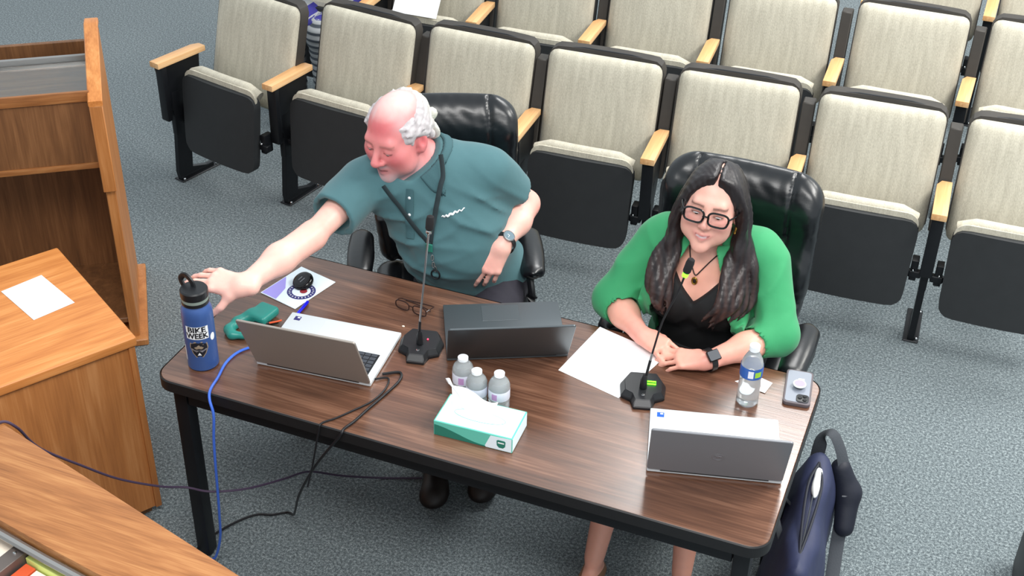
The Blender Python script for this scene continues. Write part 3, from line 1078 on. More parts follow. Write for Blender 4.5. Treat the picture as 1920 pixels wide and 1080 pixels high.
# ------------------------------------------------------------------ executive office chairs
def office_chair(loc, yaw, label, yaw_base=0.3):
    root = empty('office_chair', (loc[0], loc[1], 0), yaw)
    fr = (np.array([0, 0, 0.0]), np.eye(3), 1.0)
    bend = 0.16
    def back(P):
        x, y, z = P[:, 0], P[:, 1], P[:, 2]
        # unbend: back leans, wraps forward at the sides
        yy = y - (0.235 + (z - 0.55) * bend) + 0.45 * x * x
        zc = 0.815
        hw = 0.262 - 0.03 * np.clip((0.75 - z) / 0.25, 0, 1) - 0.05 * np.clip((z - 1.02) / 0.10, 0, 1) ** 2
        bul = 0.012 * np.cos((z - 1.01) * 2 * PI / 0.21) * (z > 0.70)
        th = 0.052 + bul
        qx, qy, qz = np.abs(x) - hw + 0.05, np.abs(yy) - th + 0.045, np.abs(z - zc) - 0.305 + 0.05
        q = np.stack([np.maximum(qx, 0), np.maximum(qy, 0), np.maximum(qz, 0)], 1)
        d = np.linalg.norm(q, axis=1) + np.minimum(np.maximum(np.maximum(qx, qy), qz), 0) - 0.048
        sx = 0.165 - 0.03 * (z - 0.85)
        d += 0.010 * np.exp(-((np.abs(x) - sx) / 0.005) ** 2) * (yy < 0)
        for zs in (0.905, 0.700):
            d += 0.010 * np.exp(-((z - zs - 0.3 * x * x) / 0.005) ** 2) * (yy < 0) * (np.abs(x) < sx)
        # creases in the leather
        d += 0.0015 * np.sin(x * 90 + 4 * np.sin(z * 30)) * np.sin(z * 40 + 3 * np.sin(x * 22)) * (yy < 0)
        return d
    sdf_obj('backrest', back, (-0.30, 0.08, 0.50), (0.30, 0.44, 1.21), 0.008, 'black_leather').parent = root
    xs = []
    for k in range(25):
        a = PI * k / 24
        xs.append((0.248 * math.cos(a) * (1 - 0.12 * math.sin(a)), 0.0, 0.86 + 0.305 * math.sin(a) ** 0.6 if 0 < k < 24 else 0.60))
    def seat(P):
        x, y, z = P[:, 0], P[:, 1], P[:, 2]
        top = 0.455 + 0.018 * np.cos(x * 6.0) - 0.05 * np.clip((-0.16 - y) / 0.14, 0, 1) ** 2
        q = np.stack([np.abs(x) - 0.205, np.abs(y + 0.01) - 0.205, np.abs(z - top + 0.02) - 0.012], 1)
        d = np.linalg.norm(np.maximum(q, 0), axis=1) + np.minimum(q.max(1), 0) - 0.05
        d += 0.008 * np.exp(-((np.abs(x) - 0.16) / 0.006) ** 2) * (z > top)
        return d
    sdf_obj('seat', seat, (-0.29, -0.30, 0.34), (0.29, 0.28, 0.55), 0.010, 'black_leather').parent = root
    for s in (-1, 1):
        pad = Sdf()
        pad.ell((s * 0.295, 0.01, 0.665), (0.044, 0.155, 0.026), k=0.01)
        pad.box((s * 0.295, 0.01, 0.652), (0.042, 0.135, 0.020), 0.019, k=0.02)
        ap = sdf_obj('arm_pad', pad, (s * 0.295 - 0.06, -0.17, 0.61), (s * 0.295 + 0.06, 0.19, 0.71), 0.006, 'black_leather')
        ap.parent = root
        loop = [(s * (0.295 + 0.044 * math.cos(a)), 0.01 + 0.152 * math.sin(a), 0.650) for a in [2 * PI * k / 32 for k in range(32)]]
        from_bm('piping', bm_tube(loop, 0.0035, 6, closed=True), 'stitch', ap)
        pth = spline([(s * 0.285, -0.10, 0.635), (s * 0.292, -0.135, 0.57), (s * 0.29, -0.10, 0.47), (s * 0.27, 0.0, 0.40), (s * 0.20, 0.06, 0.385)], 8)
        pth2 = spline([(s * 0.285, 0.12, 0.635), (s * 0.29, 0.10, 0.55), (s * 0.285, 0.03, 0.46), (s * 0.27, 0.0, 0.41)], 8)
        b = bm_tube(pth, 0.02, 10, flat=(0.012, 0.022))
        join(b, bm_tube(pth2, 0.016, 10, flat=(0.012, 0.018)))
        from_bm('arm_frame', b, 'black_plastic', root)
    b = bm_lathe([(0, 0.36), (0.09, 0.36), (0.09, 0.385), (0, 0.385)], 20)
    join(b, bm_lathe([(0, 0.10), (0.028, 0.10), (0.028, 0.24), (0.018, 0.24), (0.018, 0.36), (0, 0.36)], 18))
    from_bm('gas_lift', b, 'black_metal', root)
    b = bm_box(0.07, 0.26, 0.014, (0, 0.19, 0.38), 0.004, 1)
    join(b, bm_tube(spline([(0, 0.26, 0.38), (0, 0.33, 0.42), (0, 0.335, 0.56), (0, 0.34, 0.70)], 6), 0.02, 8, flat=(0.045, 0.01), up=(1, 0, 0)))
    from_bm('back_bracket', b, 'black_metal', root)
    for i in range(5):
        a = yaw_base + i * 2 * PI / 5
        dx, dy = math.cos(a), math.sin(a)
        pth = [(dx * 0.03, dy * 0.03, 0.125), (dx * 0.15, dy * 0.15, 0.115), (dx * 0.29, dy * 0.29, 0.085)]
        lg = from_bm('base_leg', bm_tube(spline(pth, 4), [0.03, 0.029, 0.028, 0.027, 0.026, 0.025, 0.023, 0.022, 0.02], 10), 'black_plastic', root)
        b = bmesh.new()
        for w in (-1, 1):
            t = bm_lathe([(0, -0.009), (0.022, -0.009), (0.026, -0.006), (0.026, 0.006), (0.022, 0.009), (0, 0.009)], 18)
            xf(t, Matrix.Translation((dx * 0.29 - dy * 0.014 * w, dy * 0.29 + dx * 0.014 * w, 0.0265)) @ Matrix.Rotation(a, 4, 'Z') @ Matrix.Rotation(PI / 2, 4, 'X'))
            join(b, t)
        join(b, bm_lathe([(0, 0.03), (0.008, 0.03), (0.008, 0.07), (0, 0.07)], 10, (dx * 0.29, dy * 0.29, 0)))
        from_bm('caster', b, 'black_plastic', lg)
    tag(root, label, 'office chair')
    return root

office_chair((0.470, 1.06), D(25), 'black leather executive chair under the white haired man in teal polo')
office_chair((1.425, 0.985), D(-1), 'black leather executive chair under the dark haired woman in green blazer', 0.5)
# ------------------------------------------------------------------ laptops
def laptop(loc, yaw, w, dep, L, tilt, lidmat, basemat, label, screen='screen_black', logo=False, sticker=False, single_keys=False):
    """origin at the middle of the hinge on the table top; keyboard runs away (+y), lid leans towards -y"""
    root = empty('laptop', loc, yaw)
    base = from_bm('base', bm_box(w, dep, 0.014, (0, dep / 2, 0.009), 0.004, 2), basemat, root)
    for sx in (-1, 1):
        for sy in (0.03, dep - 0.03):
            from_bm('rubber_foot', bm_box(0.03, 0.008, 0.003, (sx * (w / 2 - 0.04), sy, 0.0012)), 'black_plastic', base)
    # keyboard well and keys (each row of real key caps, sunk in the deck)
    kw, kx = w * 0.86, 0.0
    from_bm('key_well', bm_box(kw + 0.008, 0.104, 0.0008, (0, 0.082, 0.0163)), 'black_plastic', root)
    bm = bmesh.new()
    rows = 6
    kmesh = {}
    def key(wd, hh, x, y):
        if not single_keys:
            join(bm, bm_box(wd, hh, 0.002, (x, y, 0.0178), 0.0006, 1))
            return
        if wd not in kmesh:
            o = from_bm('key', bm_box(wd, hh, 0.002, (0, 0, 0), 0.0006, 1), 'key_dark', root)
            kmesh[wd] = o.data
        else:
            o = bpy.data.objects.new('key', kmesh[wd]); COL.objects.link(o); o.parent = root
        o.location = (x, y, 0.0178)
    for r in range(rows):
        n = 15
        kh = 0.104 / rows
        x = -kw / 2
        j = 0
        while x < kw / 2 - 0.004:
            kwid = kw / n * (1.0 if 0 < j < n - 1 else 1.0)
            if r == 5 and 4 <= j < 9:
                if j == 4:
                    key(round(kwid * 5 - 0.003, 5), kh - 0.003, x + kwid * 2.5, 0.030 + kh * (r + 0.5))
            else:
                key(round(kwid - 0.003, 5), kh - 0.003, x + kwid / 2, 0.030 + kh * (r + 0.5))
            x += kwid
            j += 1
    if single_keys:
        bm.free()
    else:
        from_bm('keys', bm, 'key_dark', root)['kind'] = 'stuff'
    from_bm('touchpad', bm_box(w * 0.32, dep * 0.30, 0.0008, (-0.005, dep * 0.80, 0.0163), 0.0003, 1), basemat, root)
    from_bm('hinge', bm_tube([(-w * 0.4, 0.002, 0.014), (w * 0.4, 0.002, 0.014)], 0.006, 10), 'black_plastic', root)
    lid = empty('lid', (0, 0, 0.014))
    bpy.data.objects.remove(lid)
    m = Matrix.Translation((0, 0.0, 0.015)) @ Matrix.Rotation(tilt, 4, 'X')
    lo = from_bm('lid', xf(bm_prism(rrect(-w / 2, 0.0, w / 2, L, 0.008, 4), -0.0035, 0.0035, 'xz', bev=0.0015, seg=1), m), lidmat, root)
    from_bm('screen', xf(bm_box(w - 0.012, 0.0008, L - 0.018, (0, 0.0038, L / 2), 0.0003, 1), m), screen, lo)
    if logo:
        b = bm_lathe([(0.0165, 0), (0.0165, 0.0005), (0.0145, 0.0005), (0.0145, 0)], 30)
        for i in range(3):
            join(b, bm_box(0.0035, 0.013 - 0.002 * i, 0.0005, (-0.007 + 0.007 * i, 0.0, 0.00025), rot=None))
        join(b, bm_box(0.018, 0.002, 0.0005, (0.0, 0.004, 0.00025)))
        xf(b, m @ Matrix.Translation((0, -0.0036, L * 0.48)) @ Matrix.Rotation(PI / 2, 4, 'X'))
        from_bm('round_logo', b, 'logo_grey', lo)
    if sticker:
        st = from_bm('sticker', bm_box(0.020, 0.020, 0.0004, (-w / 2 + 0.030, dep - 0.028, 0.0163)), sticker, root)
        st['label'] = 'small blue sticker'
        from_bm('sticker_print', bm_box(0.008, 0.006, 0.0004, (-w / 2 + 0.033, dep - 0.024, 0.0166)), 'sticker_white', st)
    tag(root, label, 'laptop')
    return root

T = 0.7405
laptop((0.431, 0.190, T), D(5.5), 0.362, 0.262, 0.235, D(24), 'silver_laptop', 'silver_light',
       'open silver laptop in front of the man, keyboard corner showing, near the blue flask', sticker='print_navy', single_keys=True)
laptop((0.927, 0.490, T), D(26.5), 0.366, 0.275, 0.232, D(33), 'dark_laptop', 'dark_laptop',
       'dark grey laptop in the middle of the table behind the water bottles')
laptop((1.634, 0.218, T), D(14.6), 0.362, 0.256, 0.215, D(21), 'grey_laptop', 'silver_light',
       'grey laptop with round logo and silver deck at the right end of the table', logo=True, sticker='print_blue')

# ------------------------------------------------------------------ conference microphones
def mic(loc, yaw, stem, ring_t, led, label, heads=0.0):
    root = empty('desk_microphone', loc, 0)
    K = 1.1
    top = [(-0.050, 0.028), (-0.034, 0.060), (0.034, 0.060), (0.050, 0.028), (0.047, -0.012), (0.026, -0.022), (0.020, -0.048), (-0.020, -0.048), (-0.026, -0.022), (-0.047, -0.012)]
    bot = [(x * 1.22, y * 1.22 - 0.004) for x, y in top]
    top = [(x * K, y * K) for x, y in top]; bot = [(x * K, y * K) for x, y in bot]
    bm = bmesh.new()
    def zt(y): return 0.022 + 0.10 * (y + 0.05)
    r = [[bm.verts.new((x, y, 0.0)) for x, y in bot], [bm.verts.new((x, y, 0.010)) for x, y in bot], [bm.verts.new((x, y, 0.6 * zt(y) + 0.012)) for x, y in top]]
    for a, b in zip(r, r[1:]):
        for i in range(10):
            bm.faces.new((a[i], a[(i + 1) % 10], b[(i + 1) % 10], b[i]))
    bm.faces.new(r[0]); bm.faces.new(r[-1])
    bmesh.ops.bevel(bm, geom=[e for e in bm.edges if e.is_manifold], offset=0.0015, segments=2, affect='EDGES')
    R = Matrix.Rotation(yaw, 4, 'Z')
    b = from_bm('base', xf(bm, R), 'black_plastic', root, auto=25)
    bm = bm_lathe([(0, 0), (0.006, 0), (0.005, 0.002), (0, 0.0025)], 16)
    from_bm('button', xf(bm, R @ Matrix.Translation((0.0, -0.030, 0.025))), 'chrome', b)
    ledm = bm_tube([(-0.016, -0.006, 0), (0.016, -0.006, 0), (0.016, 0.006, 0), (-0.016, 0.006, 0)], 0.002, 8, closed=True)
    if led == 'led_red':
        ledm.free(); ledm = bm_ball(0.0028, (0, 0, 0), seg=10)
    from_bm('indicator_light', xf(ledm, R @ Matrix.Translation((0.020, 0.020, 0.032))), led, b)
    P = spline(stem, 10)
    n = len(P)
    k = int(n * 0.28)
    bm = bm_tube([P[0], P[0] + Vector((0, 0, 0.03)), P[2] + Vector((0, 0, 0.03))], [0.011, 0.010, 0.006], 14)
    from_bm('socket', bm, 'black_plastic', root)
    k2 = int(n * 0.70)
    from_bm('lower_neck', bm_tube(P[:k + 1], 0.0042, 10), 'black_plastic', root)
    from_bm('upper_neck', bm_tube(P[k:], 0.0030, 10), 'steel' if led == 'led_red' else 'black_plastic', root)
    if led != 'led_red':
        from_bm('bright_neck_section', bm_tube(P[k:k + 4], 0.0036, 10), 'steel', root)
    a, c = P[-2], P[-1]
    t = (c - a).normalized()
    rm = t.to_track_quat('Z', 'Y').to_matrix().to_4x4()
    rm.translation = c
    ring = from_bm('light_ring', xf(bm_lathe([(0, 0), (0.0075, 0), (0.0085, 0.003), (0.0085, 0.009), (0.0075, 0.012), (0, 0.012)], 18), rm), 'led_green' if led == 'led_green' else 'chrome', root)
    hd = from_bm('head', xf(bm_lathe([(0, 0.012), (0.0085, 0.012), (0.0115, 0.018), (0.0120, 0.045), (0.0100, 0.056), (0.004, 0.060), (0, 0.0605)], 20), rm), 'foam', root)
    tag(root, label, 'microphone')
    return root

mic((0.668, 0.425, T), D(12), [(0, 0, 0.03), (0.001, 0.0, 0.10), (0.012, 0.004, 0.22), (0.022, 0.010, 0.34), (0.028, 0.016, 0.415)], 1, 'led_red',
    'tall gooseneck microphone with silver stem standing in front of the man in teal')
mic((1.352, 0.485, T), D(16), [(0, 0, 0.03), (0.006, 0.012, 0.09), (0.014, 0.03, 0.16), (0.026, 0.052, 0.24), (0.055, 0.068, 0.33), (0.068, 0.078, 0.385)], 1, 'led_green',
    'gooseneck microphone with green lights pointing at the woman in green blazer')

# ------------------------------------------------------------------ blue flask with stickers
fk = empty('water_flask', (0.103, 0.118, T))
RB = 0.0455
from_bm('body', bm_lathe([(0, 0), (RB - 0.006, 0), (RB, 0.005), (RB, 0.185), (RB - 0.001, 0.20), (RB - 0.006, 0.214), (0.034, 0.222), (0.033, 0.225), (0, 0.225)], 48), 'flask_blue', fk)
from_bm('neck_band', bm_lathe([(0.0335, 0.222), (0.0395, 0.223), (0.0395, 0.232), (0.0335, 0.233)], 40), 'black_plastic', fk)
from_bm('neck_ring', bm_lathe([(0.034, 0.233), (0.0385, 0.233), (0.0385, 0.244), (0.034, 0.244)], 40), 'grey_band', fk)
lidf = from_bm('lid', bm_lathe([(0.030, 0.244), (0.0395, 0.244), (0.0405, 0.250), (0.0400, 0.266), (0.037, 0.270), (0, 0.271)], 40), 'black_plastic', fk)
pl = spline([(-0.040, 0.012, 0.255), (-0.052, 0.016, 0.278), (-0.034, 0.014, 0.297), (-0.010, 0.008, 0.285), (-0.004, 0.006, 0.268)], 6)
from_bm('carry_loop', bm_tube(pl, 0.006, 8, flat=(0.009, 0.0045), up=(0, 1, 0)), 'black_plastic', lidf)

def cyl_patch(z0, z1, a0, a1, lift, seg=16, zs=1, shape=None):
    bm = bmesh.new()
    g = []
    for j in range(zs + 1):
        row = []
        for i in range(seg + 1):
            a = a0 + (a1 - a0) * i / seg
            z = z0 + (z1 - z0) * j / zs
            row.append(bm.verts.new(((RB + lift) * math.cos(a), (RB + lift) * math.sin(a), z)))
        g.append(row)
    for j in range(zs):
        for i in range(seg):
            bm.faces.new((g[j][i], g[j][i + 1], g[j + 1][i + 1], g[j + 1][i]))
    return bm
def wrap_text(name, body, size, z, ac, lift, mat, parent, sx=1.0, bold=0.0):
    o = text_mesh(name, body, size, mat, parent, depth=0.0, bold=bold, sx=sx)
    for v in o.data.vertices:
        a = ac + v.co.x / RB
        zz = z + v.co.y
        v.co = Vector(((RB + lift) * math.cos(a), (RB + lift) * math.sin(a), zz))
    return o
AC = math.radians(-62)   # towards the camera
s1 = from_bm('white_sticker', cyl_patch(0.118, 0.162, AC - 0.78, AC + 0.72, 0.0004), 'sticker_white', fk)
s1['label'] = 'white lettered sticker'
wrap_text('lettering', 'BIKE', 0.025, 0.1505, AC - 0.04, 0.0008, 'print_dark', s1, sx=1.10, bold=0.0009)
wrap_text('lettering', 'WEEK', 0.025, 0.1295, AC - 0.04, 0.0008, 'print_dark', s1, sx=0.95, bold=0.0009)
def flat_wrap(pts, z0, ac, lift, name, mat, parent):
    bm = bmesh.new()
    # fan from the middle, fine enough to follow the curve
    n = len(pts)
    cx = sum(p[0] for p in pts) / n; cy = sum(p[1] for p in pts) / n
    rings = []
    for t in (0.0, 0.33, 0.66, 1.0):
        rings.append([(cx + (p[0] - cx) * t, cy + (p[1] - cy) * t) for p in pts])
    def V(p):
        a = ac + p[0] / RB
        return bm.verts.new(((RB + lift) * math.cos(a), (RB + lift) * math.sin(a), z0 + p[1]))
    vr = [[V(p) for p in r] for r in rings[1:]]
    c = V((cx, cy))
    for i in range(n):
        bm.faces.new((c, vr[0][i], vr[0][(i + 1) % n]))
        for a, b in zip(vr, vr[1:]):
            bm.faces.new((a[i], b[i], b[(i + 1) % n], a[(i + 1) % n]))
    return from_bm(name, bm, mat, parent)
em = [(-0.028, 0.010), (-0.026, 0.024), (-0.010, 0.030), (0.010, 0.030), (0.026, 0.024), (0.028, 0.008), (0.020, -0.012), (0.010, -0.026), (-0.010, -0.026), (-0.020, -0.012)]
AE = AC - 0.02
e0 = flat_wrap(em, 0.080, AE, 0.0004, 'emblem_sticker', 'print_gold', fk)
e0['label'] = 'black and bronze eagle-like emblem sticker'
flat_wrap([(x * 0.88, y * 0.88) for x, y in em], 0.080, AE, 0.0007, 'emblem_field', 'print_dark', e0)
for sgn in (-1, 1):
    flat_wrap([(0, -0.004), (sgn * 0.022, 0.002), (sgn * 0.022, -0.003), (sgn * 0.008, -0.010)], 0.083, AE, 0.0010, 'emblem_wing', 'logo_grey', e0)
flat_wrap([(-0.014, 0.006), (0, 0.016), (0.014, 0.006), (0.008, 0.001), (-0.008, 0.001)], 0.083, AE, 0.0010, 'emblem_crest', 'print_gold', e0)
flat_wrap([(-0.006, -0.018), (0.006, -0.018), (0, -0.008)], 0.080, AE, 0.0010, 'emblem_tip', 'sticker_white', e0)
flat_wrap([(-0.009 + 0.009 * math.cos(2 * PI * i / 14) + 0.009, 0.013 * math.sin(2 * PI * i / 14)) for i in range(14)], 0.115, AC + 1.02, 0.0004, 'oval_sticker', 'sticker_white', fk)
from_bm('edge_sticker', cyl_patch(0.03, 0.085, AC - 1.30, AC - 1.10, 0.0004, 4), 'sticker_white', fk)
tag(fk, 'tall blue steel flask with black lid and stickers at the table end', 'flask')

# ------------------------------------------------------------------ water bottles
def bottle(loc, h, r, label, group, lab, cap_r=0.0145, level=0.9, yaw=0.0):
    root = empty('water_bottle', loc, yaw)
    P = [(0, 0.004), (r * 0.55, 0.0), (r * 0.85, 0.0), (r, h * 0.04), (r * 0.97, h * 0.16), (r, h * 0.20), (r * 0.96, h * 0.27), (r, h * 0.32), (r * 0.93, h * 0.42), (r, h * 0.50), (r, h * 0.66), (r * 0.86, h * 0.76), (r * 0.58, h * 0.85), (cap_r * 0.95, h * 0.90), (cap_r * 0.9, h * 0.93), (0, h * 0.93)]
    sh = from_bm('bottle_body', bm_lathe(P, 36), 'bottle_clear', root)
    Q = [(0, 0.006)] + [(x * 0.96, max(z, 0.006)) for x, z in P[1:-4] if z < h * level] + [(0, min(h * level, P[-5][1]))]
    from_bm('water', bm_lathe(Q, 28), 'water', root)
    c = bm_lathe([(0, h * 0.915), (cap_r * 1.05, h * 0.915), (cap_r * 1.05, h * 0.99), (cap_r * 0.9, h), (0, h)], 28)
    from_bm('cap', c, 'cap_white', root)
    lm, lo_, hi_ = lab
    lb = from_bm('paper_label', bm_lathe([(r * 1.005, h * lo_), (r * 1.012, h * (lo_ + 0.01)), (r * 1.012, h * (hi_ - 0.01)), (r * 1.005, h * hi_)], 36), lm, root)
    def patch(z0, z1, a0, a1, m):
        bm = bmesh.new()
        n = 8
        lo = [bm.verts.new((r * 1.018 * math.cos(a0 + (a1 - a0) * i / n), r * 1.018 * math.sin(a0 + (a1 - a0) * i / n), h * z0)) for i in range(n + 1)]
        hi = [bm.verts.new((r * 1.018 * math.cos(a0 + (a1 - a0) * i / n), r * 1.018 * math.sin(a0 + (a1 - a0) * i / n), h * z1)) for i in range(n + 1)]
        for i in range(n): bm.faces.new((lo[i], lo[i + 1], hi[i + 1], hi[i]))
        from_bm('label_print', bm, m, lb)
    if lm == 'label_blue':
        patch(lo_ + 0.04, hi_ - 0.05, D(-60), D(-25), 'label_green')
        patch(lo_ + 0.03, hi_ - 0.03, D(-95), D(-68), 'label_white')
    else:
        patch(lo_ + 0.04, hi_ - 0.05, D(-110), D(-80), 'label_pink')
    tag(root, label, 'bottle', group)
    return root
g = 'small water bottles behind the tissue box'
bottle((0.862, 0.304, T), 0.120, 0.031, 'small clear water bottle farthest left behind the tissue box', g, ('label_white', 0.30, 0.58), yaw=0.3)
bottle((0.921, 0.266, T), 0.117, 0.0305, 'small clear water bottle in the middle, partly hidden by the tissue box', g, ('label_white', 0.30, 0.56), yaw=-0.3)
bottle((0.986, 0.276, T), 0.121, 0.031, 'small clear water bottle farthest right behind the tissue box', g, ('label_white', 0.30, 0.56))
bottle((1.640, 0.575, T), 0.205, 0.0325, 'larger water bottle with blue label beside the woman and the phone', None, ('label_blue', 0.50, 0.68), level=0.62)

# ------------------------------------------------------------------ tissue box
tb = empty('tissue_box', (0.866, 0.089, T), D(2.4))
bw, bd, bh = 0.231, 0.127, 0.050
from_bm('carton', bm_box(bw, bd, bh, (bw / 2, bd / 2, bh / 2), 0.0012, 1), 'teal_mid', tb)
from_bm('top_print', bm_prism([(0.004, 0.004), (bw - 0.004, 0.004), (bw - 0.004, bd - 0.004), (0.004, bd - 0.004)], bh, bh + 0.0006, 'xy'), 'paper_cool', tb)
def xz_patch(name, pts, mat, y=-0.0006, parent=tb):
    return from_bm(name, bm_prism(pts, y, y + 0.0006, 'xz'), mat, parent)
hill = [(0.002, 0.002)] + [(0.002 + x, 0.026 + 0.012 * math.cos(x * 22) - 0.06 * x) for x in np.linspace(0, 0.15, 16)] + [(0.155, 0.002)]
xz_patch('side_print', hill, 'teal_print', -0.0006)
xz_patch('pale_print', [(0.150, 0.002), (0.168, 0.046), (0.229, 0.048), (0.229, 0.002)], 'paper_cool', -0.0004)
bd0 = xz_patch('badge', [(0.186, 0.034), (0.190, 0.037), (0.209, 0.037), (0.212, 0.034), (0.211, 0.018), (0.205, 0.011), (0.193, 0.011), (0.187, 0.018)], 'teal_print', -0.0012)
text_mesh('lettering', 'tissue', 0.0075, 'sticker_white', bd0, 0.0001, (0.199, -0.0015, 0.029), (PI / 2, 0, 0)) if False else xz_patch('badge_band', [(0.190, 0.026), (0.208, 0.026), (0.208, 0.030), (0.190, 0.030)], 'sticker_white', -0.0016, bd0)
from_bm('end_print', bm_prism([(0.003, 0.003), (bd - 0.003, 0.003), (bd - 0.003, bh - 0.003), (0.003, bh - 0.003)], bw - 0.0001, bw + 0.0005, 'yz'), 'paper_cool', tb)
oval = [(bw / 2 + 0.075 * math.cos(2 * PI * i / 28), bd / 2 - 0.005 + 0.022 * math.sin(2 * PI * i / 28)) for i in range(28)]
from_bm('opening_film', bm_prism(oval, bh + 0.0004, bh + 0.0012, 'xy'), 'bottle_clear' if False else 'sticker_white', tb)
from_bm('perforation', bm_tube([(p[0], p[1], bh + 0.0012) for p in oval], 0.0007, 5, closed=True), 'teal_mid', tb)
# the tissue pulled up and folded over
bm = bmesh.new()
g0 = []
for j in range(15):
    v = j / 14
    row = []
    for i in range(21):
        u = i / 20
        x = 0.030 + 0.115 * u - 0.030 * v * (1 - u)
        y = bd / 2 + 0.004 + 0.045 * v * (0.7 + 0.5 * u) + 0.010 * math.sin(u * 9 + v * 4)
        z = bh + 0.002 + (0.078 * math.sin(min(v * 1.6, 1.0) * PI / 2) * (1 - 0.93 * u ** 0.55) + 0.006 * abs(math.sin(u * 7 + v * 3)) * v)
        row.append(bm.verts.new((x, y, z)))
    g0.append(row)
for j in range(14):
    for i in range(20):
        bm.faces.new((g0[j][i], g0[j][i + 1], g0[j + 1][i + 1], g0[j + 1][i]))
ts = from_bm('tissue', bm, 'tissue', tb, auto=180)
tag(tb, 'pale teal tissue box with a white tissue out, middle of the table', 'tissue box')

# ------------------------------------------------------------------ papers on the table
def sheet(name, pts, z, mat, label, cat='paper', curl=0.0, t=0.0006, nx=14):
    """pts: four corners a b c d; a gently uneven sheet with thickness"""
    bm = bmesh.new()
    a, b, c, d = [Vector((p[0], p[1], 0)) for p in pts]
    for dz in (0.0, t):
        g = []
        for j in range(nx + 1):
            row = []
            for i in range(nx + 1):
                u, v = i / nx, j / nx
                p = a.lerp(b, u).lerp(d.lerp(c, u), v)
                zz = z + dz + curl * (u * u * (1 - v) + 0.3 * math.sin(u * 3) * v * v)
                row.append(bm.verts.new((p.x, p.y, zz)))
            g.append(row)
        for j in range(nx):
            for i in range(nx):
                f = (g[j][i], g[j][i + 1], g[j + 1][i + 1], g[j + 1][i])
                bm.faces.new(f if dz else tuple(reversed(f)))
        if dz == 0: g_lo = g
    def rim(g): return [g[0][i] for i in range(nx + 1)] + [g[j][nx] for j in range(1, nx + 1)] + [g[nx][i] for i in range(nx - 1, -1, -1)] + [g[j][0] for j in range(nx - 1, 0, -1)]
    A, B = rim(g_lo), rim(g)
    for i in range(len(A)):
        bm.faces.new((A[i], A[(i + 1) % len(A)], B[(i + 1) % len(A)], B[i]))
    o = from_bm(name, bm, mat, None, auto=60)
    if label: tag(o, label, cat)
    return o
sheet('white_sheet', [(1.086, 0.500), (1.292, 0.444), (1.362, 0.690), (1.130, 0.758)], T, 'paper', 'blank white sheets lying in front of the woman in green')
sheet('white_sheet', [(1.094, 0.507), (1.290, 0.4535), (1.360, 0.695), (1.142, 0.752)], T + 0.0012, 'paper', 'top blank white sheet of the two in front of the woman')
sheet('paper_napkin', [(1.585, 0.655), (1.680, 0.632), (1.690, 0.690), (1.640, 0.705)], T, 'paper', 'small white folded paper under the blue labelled water bottle', curl=0.002, nx=6)

# leaflet with a round seal, left rear of the table
lf = empty('seal_leaflet', (0.165, 0.577, T), D(-14))
from_bm('sheet', bm_box(0.150, 0.190, 0.003, (0, 0, 0.0015), 0.0006, 1), 'paper_cool', lf)
bm = bm_lathe([(0.030, 0.0030), (0.030, 0.0036), (0.046, 0.0036), (0.046, 0.0030)], 40)
sl = from_bm('round_seal', bm, 'print_navy', lf); sl.location = (0.025, -0.012, 0)
b = bm_lathe([(0, 0.0030), (0.012, 0.0038), (0, 0.0040)], 20)
c = from_bm('seal_centre', b, 'print_red', sl); c.location = (0.006, 0.004, 0)
n = 22
bmt = bmesh.new()
for i in range(n):
    a = -0.2 - i * 2 * PI / n
    join(bmt, bm_box(0.003, 0.0055, 0.0004, (0.038 * math.cos(a), 0.038 * math.sin(a), 0.0039), rot=(0, 0, a)).copy() if False else xf(bm_box(0.0055, 0.003, 0.0004), Matrix.Rotation(a, 4, 'Z') @ Matrix.Translation((0.038, 0, 0.0039))))
from_bm('ring_lettering', bmt, 'sticker_white', sl)
bm = bm_prism([(-0.072, -0.092), (-0.010, -0.092), (-0.028, -0.03), (-0.072, 0.02)], 0.003, 0.0035, 'xy')
from_bm('violet_print', bm, 'print_violet', lf)
tag(lf, 'small pale leaflet printed with a round navy seal near the reaching arm', 'leaflet')
pk = empty('round_puck', (0.176, 0.600, T + 0.0042), 0, rot=(D(26), D(4), D(-30)))
from_bm('shell', bm_lathe([(0, 0), (0.030, 0.0), (0.0345, 0.004), (0.0355, 0.011), (0.033, 0.017), (0.027, 0.021), (0, 0.022)], 36, (0, 0, 0.004)), 'black_gloss', pk)
from_bm('inner_disc', bm_lathe([(0.0, 0.0262), (0.020, 0.0262), (0.022, 0.0255)], 30), 'black_plastic', pk)
b = bm_box(0.002, 0.020, 0.0008, (0.006, 0, 0.0268)); join(b, bm_box(0.002, 0.016, 0.0008, (-0.006, 0, 0.0268)))
from_bm('ridge', b, 'logo_grey', pk)
from_bm('rear_wedge', bm_ball(0.012, (0.0, 0.016, 0.004), (1.4, 0.8, 0.5)), 'black_plastic', pk)
tag(pk, 'glossy black round puck tilted on the seal leaflet', 'puck')

# teal hand-held device with a hook-shaped grip
td = empty('teal_device', (0, 0, T))
S = Sdf()
S.box((0.150, 0.383, 0.020), (0.036, 0.042, 0.016), 0.012, rotz(D(-8)), k=0.02)
S.chain([(0.118, 0.365, 0.018), (0.098, 0.318, 0.016), (0.094, 0.277, 0.014), (0.115, 0.258, 0.013), (0.152, 0.268, 0.013)], [0.019, 0.015, 0.014, 0.012, 0.011], k=0.015)
td_b = sdf_obj('shell', S, (0.06, 0.22, -0.004), (0.21, 0.45, 0.05), 0.003, 'teal')
td_b.parent = td
S = Sdf(); S.box((0.160, 0.325, 0.010), (0.018, 0.03, 0.009), 0.006, k=0.01); S.cone((0.188, 0.36, 0.010), (0.205, 0.375, 0.010), 0.006)
td_c = sdf_obj('black_insert', S, (0.13, 0.28, -0.003), (0.23, 0.40, 0.03), 0.003, 'black_plastic'); td_c.parent = td
